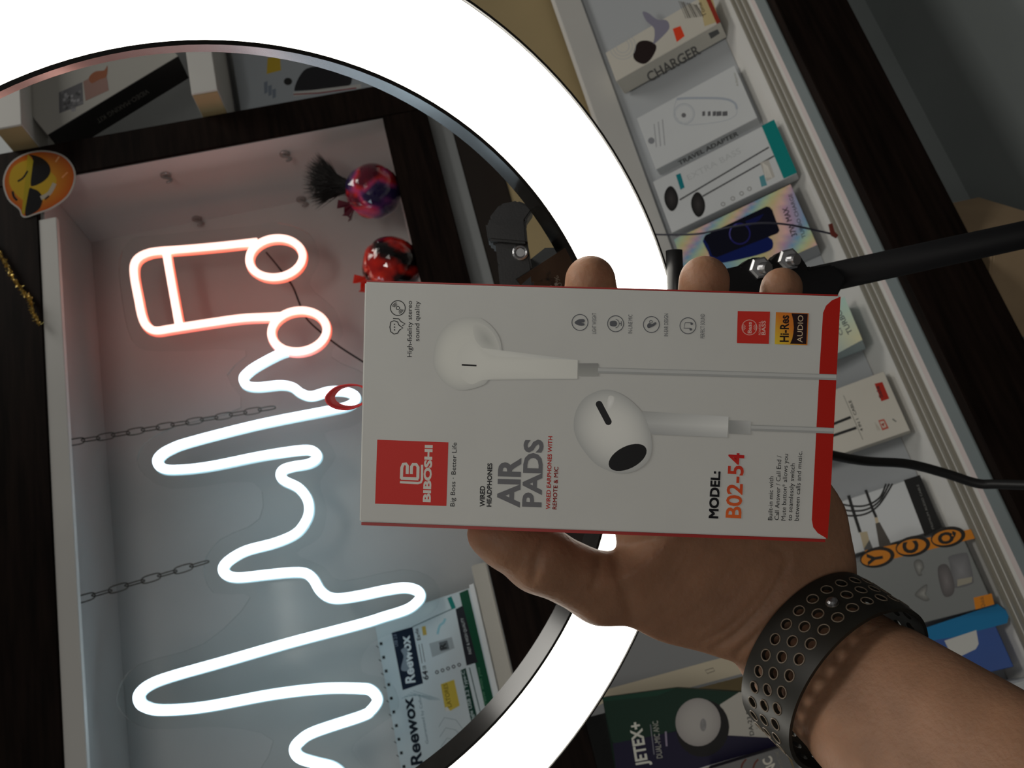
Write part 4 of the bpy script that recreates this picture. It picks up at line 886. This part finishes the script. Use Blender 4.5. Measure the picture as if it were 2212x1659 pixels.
bm = bmesh.new(); bm.from_mesh(hand.data)
for _ in range(3): bmesh.ops.smooth_vert(bm, verts=bm.verts, factor=.5, use_axis_x=True, use_axis_y=True, use_axis_z=True)
bmesh.ops.recalc_face_normals(bm, faces=bm.faces); bm.normal_update()
# skin folds pressed into the side of the hand that the viewer sees
VP = np.array([v.co[:] for v in bm.verts]); VN = np.array([v.normal[:] for v in bm.verts]); rel = VP - CAM; zz = rel @ W_
PX = np.stack([C0[1] + FPX * (rel @ D_) / zz, 1659 - (C0[0] + FPX * (rel @ R_) / zz)], 1); face_in = np.clip(-(VN @ W_) * 2, 0, 1)
def fold(pts, wpx, dp):
    pts = np.array(spline(pts, 6)); best = np.full(len(PX), 1e9); par = np.zeros(len(PX))
    for k in range(len(pts) - 1):
        a, b = pts[k], pts[k + 1]; d = b - a; t = np.clip(((PX - a) @ d) / (d @ d + 1e-9), 0, 1); q = np.linalg.norm(PX - a - t[:, None] * d, axis=1)
        m = q < best; best[m] = q[m]; par[m] = ((k + t) / (len(pts) - 1))[m]
    return np.exp(-(best / wpx) ** 2) * dp * face_in * np.clip(np.sin(par * math.pi) * 1.8, 0, 1)
off = np.zeros(len(PX))
for pts, wpx, dp in (([(1190, 1140), (1172, 1180), (1158, 1225), (1150, 1265)], 9, .0010), ([(1180, 1150), (1162, 1190), (1150, 1235)], 6, .0005), ([(1300, 1195), (1292, 1240), (1280, 1280)], 9, .0008),
                     ([(1325, 1190), (1340, 1240), (1358, 1300), (1372, 1345)], 14, .0012), ([(1700, 1215), (1661, 1293), (1588, 1372), (1530, 1405)], 9, .0011), ([(1712, 1300), (1640, 1368), (1583, 1422)], 8, .0009),
                     ([(1675, 1225), (1640, 1290), (1570, 1360), (1505, 1392)], 7, .0006), ([(1335, 1185), (1390, 1168), (1450, 1160), (1520, 1158)], 9, .0009), ([(1650, 1175), (1700, 1200), (1690, 1260)], 8, .0006),
                     ([(1480, 1180), (1440, 1240), (1390, 1300)], 6, .00016), ([(1540, 1180), (1490, 1250), (1430, 1330)], 6, .00016), ([(1600, 1190), (1545, 1270), (1470, 1350)], 6, .00016), ([(1630, 1230), (1570, 1310), (1500, 1370)], 5, .00016), ([(1510, 1170), (1460, 1250), (1410, 1310)], 5, .00016)):
    off += fold(pts, wpx, dp)
VP = VP - VN * off[:, None]
for v, p in zip(bm.verts, VP): v.co = p
bm.to_mesh(hand.data); bm.free()
tag(hand, 'bare left hand and forearm gripping the white earphone box, palm to viewer', 'person')

# ================================================================== perforated watch strap
th_ = np.linspace(0, 2 * math.pi, 721); ex = np.array([SC + sd_n * SA * math.cos(t) + dp_n * SB * math.sin(t) for t in th_])
sl_ = np.concatenate([[0], np.cumsum(np.linalg.norm(np.diff(ex, axis=0), axis=1))]); TOT = sl_[-1]
def on(s_, t_, h=0):
    s_ = s_ % TOT; a = np.interp(s_, sl_, th_); p = SC + sd_n * SA * math.cos(a) + dp_n * SB * math.sin(a); n_ = nrm(sd_n * math.cos(a) / SA + dp_n * math.sin(a) / SB)
    return p + AX * t_ + n_ * h
NP_ = 30; pit = TOT / NP_; RW = .0066; hr_ = .0020
VV, FF, NN, RV, RF = [], [], [], [], []
TH = .0018
def nrm_at(s_): return nrm(on(s_, 0, .001) - on(s_, 0))
def surf(pts, faces, h, sg_):                       # a patch of the strap's outer (+) or inner (-) surface
    k0 = len(VV)
    for p in pts: VV.append(on(p[0], p[1], h + (p[2] if len(p) > 2 else 0))); NN.append(nrm_at(p[0]) * sg_)
    FF.extend([tuple(k0 + q for q in (f if sg_ > 0 else f[::-1])) for f in faces])
HN = 24
for j in (-1, 0, 1):
    for i in range(NP_):
        s0, t0 = (i + (.5 if j == 0 else 0)) * pit, j * RW; outer = []
        for k in range(HN):
            a = 2 * math.pi * k / HN; c, s_ = math.cos(a), math.sin(a); m = max(abs(c), abs(s_)); outer.append((s0 + c / m * pit / 2, t0 + s_ / m * RW / 2))
        inn = [(s0 + hr_ * math.cos(2 * math.pi * k / HN), t0 + hr_ * math.sin(2 * math.pi * k / HN)) for k in range(HN)]
        ff = [(k, (k + 1) % HN, HN + (k + 1) % HN, HN + k) for k in range(HN)]
        surf(outer + inn, ff, 0, 1); surf(outer + inn, ff, -TH, -1)
        k0 = len(VV)
        for k, p in enumerate(inn):
            c_ = nrm(on(s0, t0) - on(*p)); VV.extend([on(*p), on(p[0], p[1], -TH)]); NN.extend([c_, c_])
        FF.extend([(k0 + 2 * k, k0 + 2 * ((k + 1) % HN), k0 + 2 * ((k + 1) % HN) + 1, k0 + 2 * k + 1) for k in range(HN)])
        r0 = len(RV)
        for k in range(16):
            a = 2 * math.pi * k / 16
            for (dr, dh) in ((0, .0001), (.0003, .00035), (.0006, .0001), (.0003, -.0003)): RV.append(on(s0 + (hr_ - .0001 + dr) * math.cos(a), t0 + (hr_ - .0001 + dr) * math.sin(a), dh))
        for k in range(16):
            for q in range(4): RF.append((r0 + 4 * k + q, r0 + 4 * k + (q + 1) % 4, r0 + 4 * ((k + 1) % 16) + (q + 1) % 4, r0 + 4 * ((k + 1) % 16) + q))
for sg_ in (-1, 1):
    for i in range(120):
        a, b = i * TOT / 120, (i + 1) * TOT / 120; t0, t1 = sg_ * 1.5 * RW, sg_ * .0138
        q4 = [(a, t0), (b, t0), (b, t1, -.0003), (a, t1, -.0003)]; fc = [(0, 1, 2, 3)] if sg_ > 0 else [(3, 2, 1, 0)]
        surf(q4, fc, 0, 1); surf([(p[0], p[1]) for p in q4], fc, -TH, -1)
        k0 = len(VV); VV.extend([on(a, t1, -.0003), on(b, t1, -.0003), on(b, t1, -TH), on(a, t1, -TH)]); NN.extend([AX * sg_] * 4); FF.append((k0, k0 + 1, k0 + 2, k0 + 3))
ws = thing('watch_strap', 'black perforated rubber watch strap around the wrist', 'watch strap', SC)
RUB = pm('black_fluoro_rubber', (.016, .015, .012), .40, noise=.2, nscale=60, spec=.3)
o = mesh_obj('strap_band', VV, FF, RUB, ws, True)
o.data.normals_split_custom_set_from_vertices([tuple(map(float, n)) for n in NN])
rm = mesh_obj('hole_rims', RV, RF, pm('worn_lit_rubber_rim', (.16, .125, .09), .45), ws, True); rm['kind'] = 'stuff'  # paler than the strap: worn edges plus painted-in light on the bevels
a_pin = None; best = 1e9
for i in range(NP_):
    p = on((i + .5) * pit, 0); qx = p - CAM; z_ = qx @ W_; px = C0[1] + FPX * (qx @ D_) / z_; py = 1659 - (C0[0] + FPX * (qx @ R_) / z_); e_ = math.hypot(px - 1803, py - 1310) + (1000 if (CAM - p) @ (on((i + .5) * pit, 0, .01) - p) < 0 else 0)
    if e_ < best: best, a_pin = e_, i
pn_ = on((a_pin + .5) * pit, 0, .001) - on((a_pin + .5) * pit, 0)
lathe('metal_pin', on((a_pin + .5) * pit, 0, -.001), pn_, [(.0022, 0), (.0024, .0012), (.0021, .0022), (.0013, .0028), (.0003, .0030)], STEEL, ws, 18)
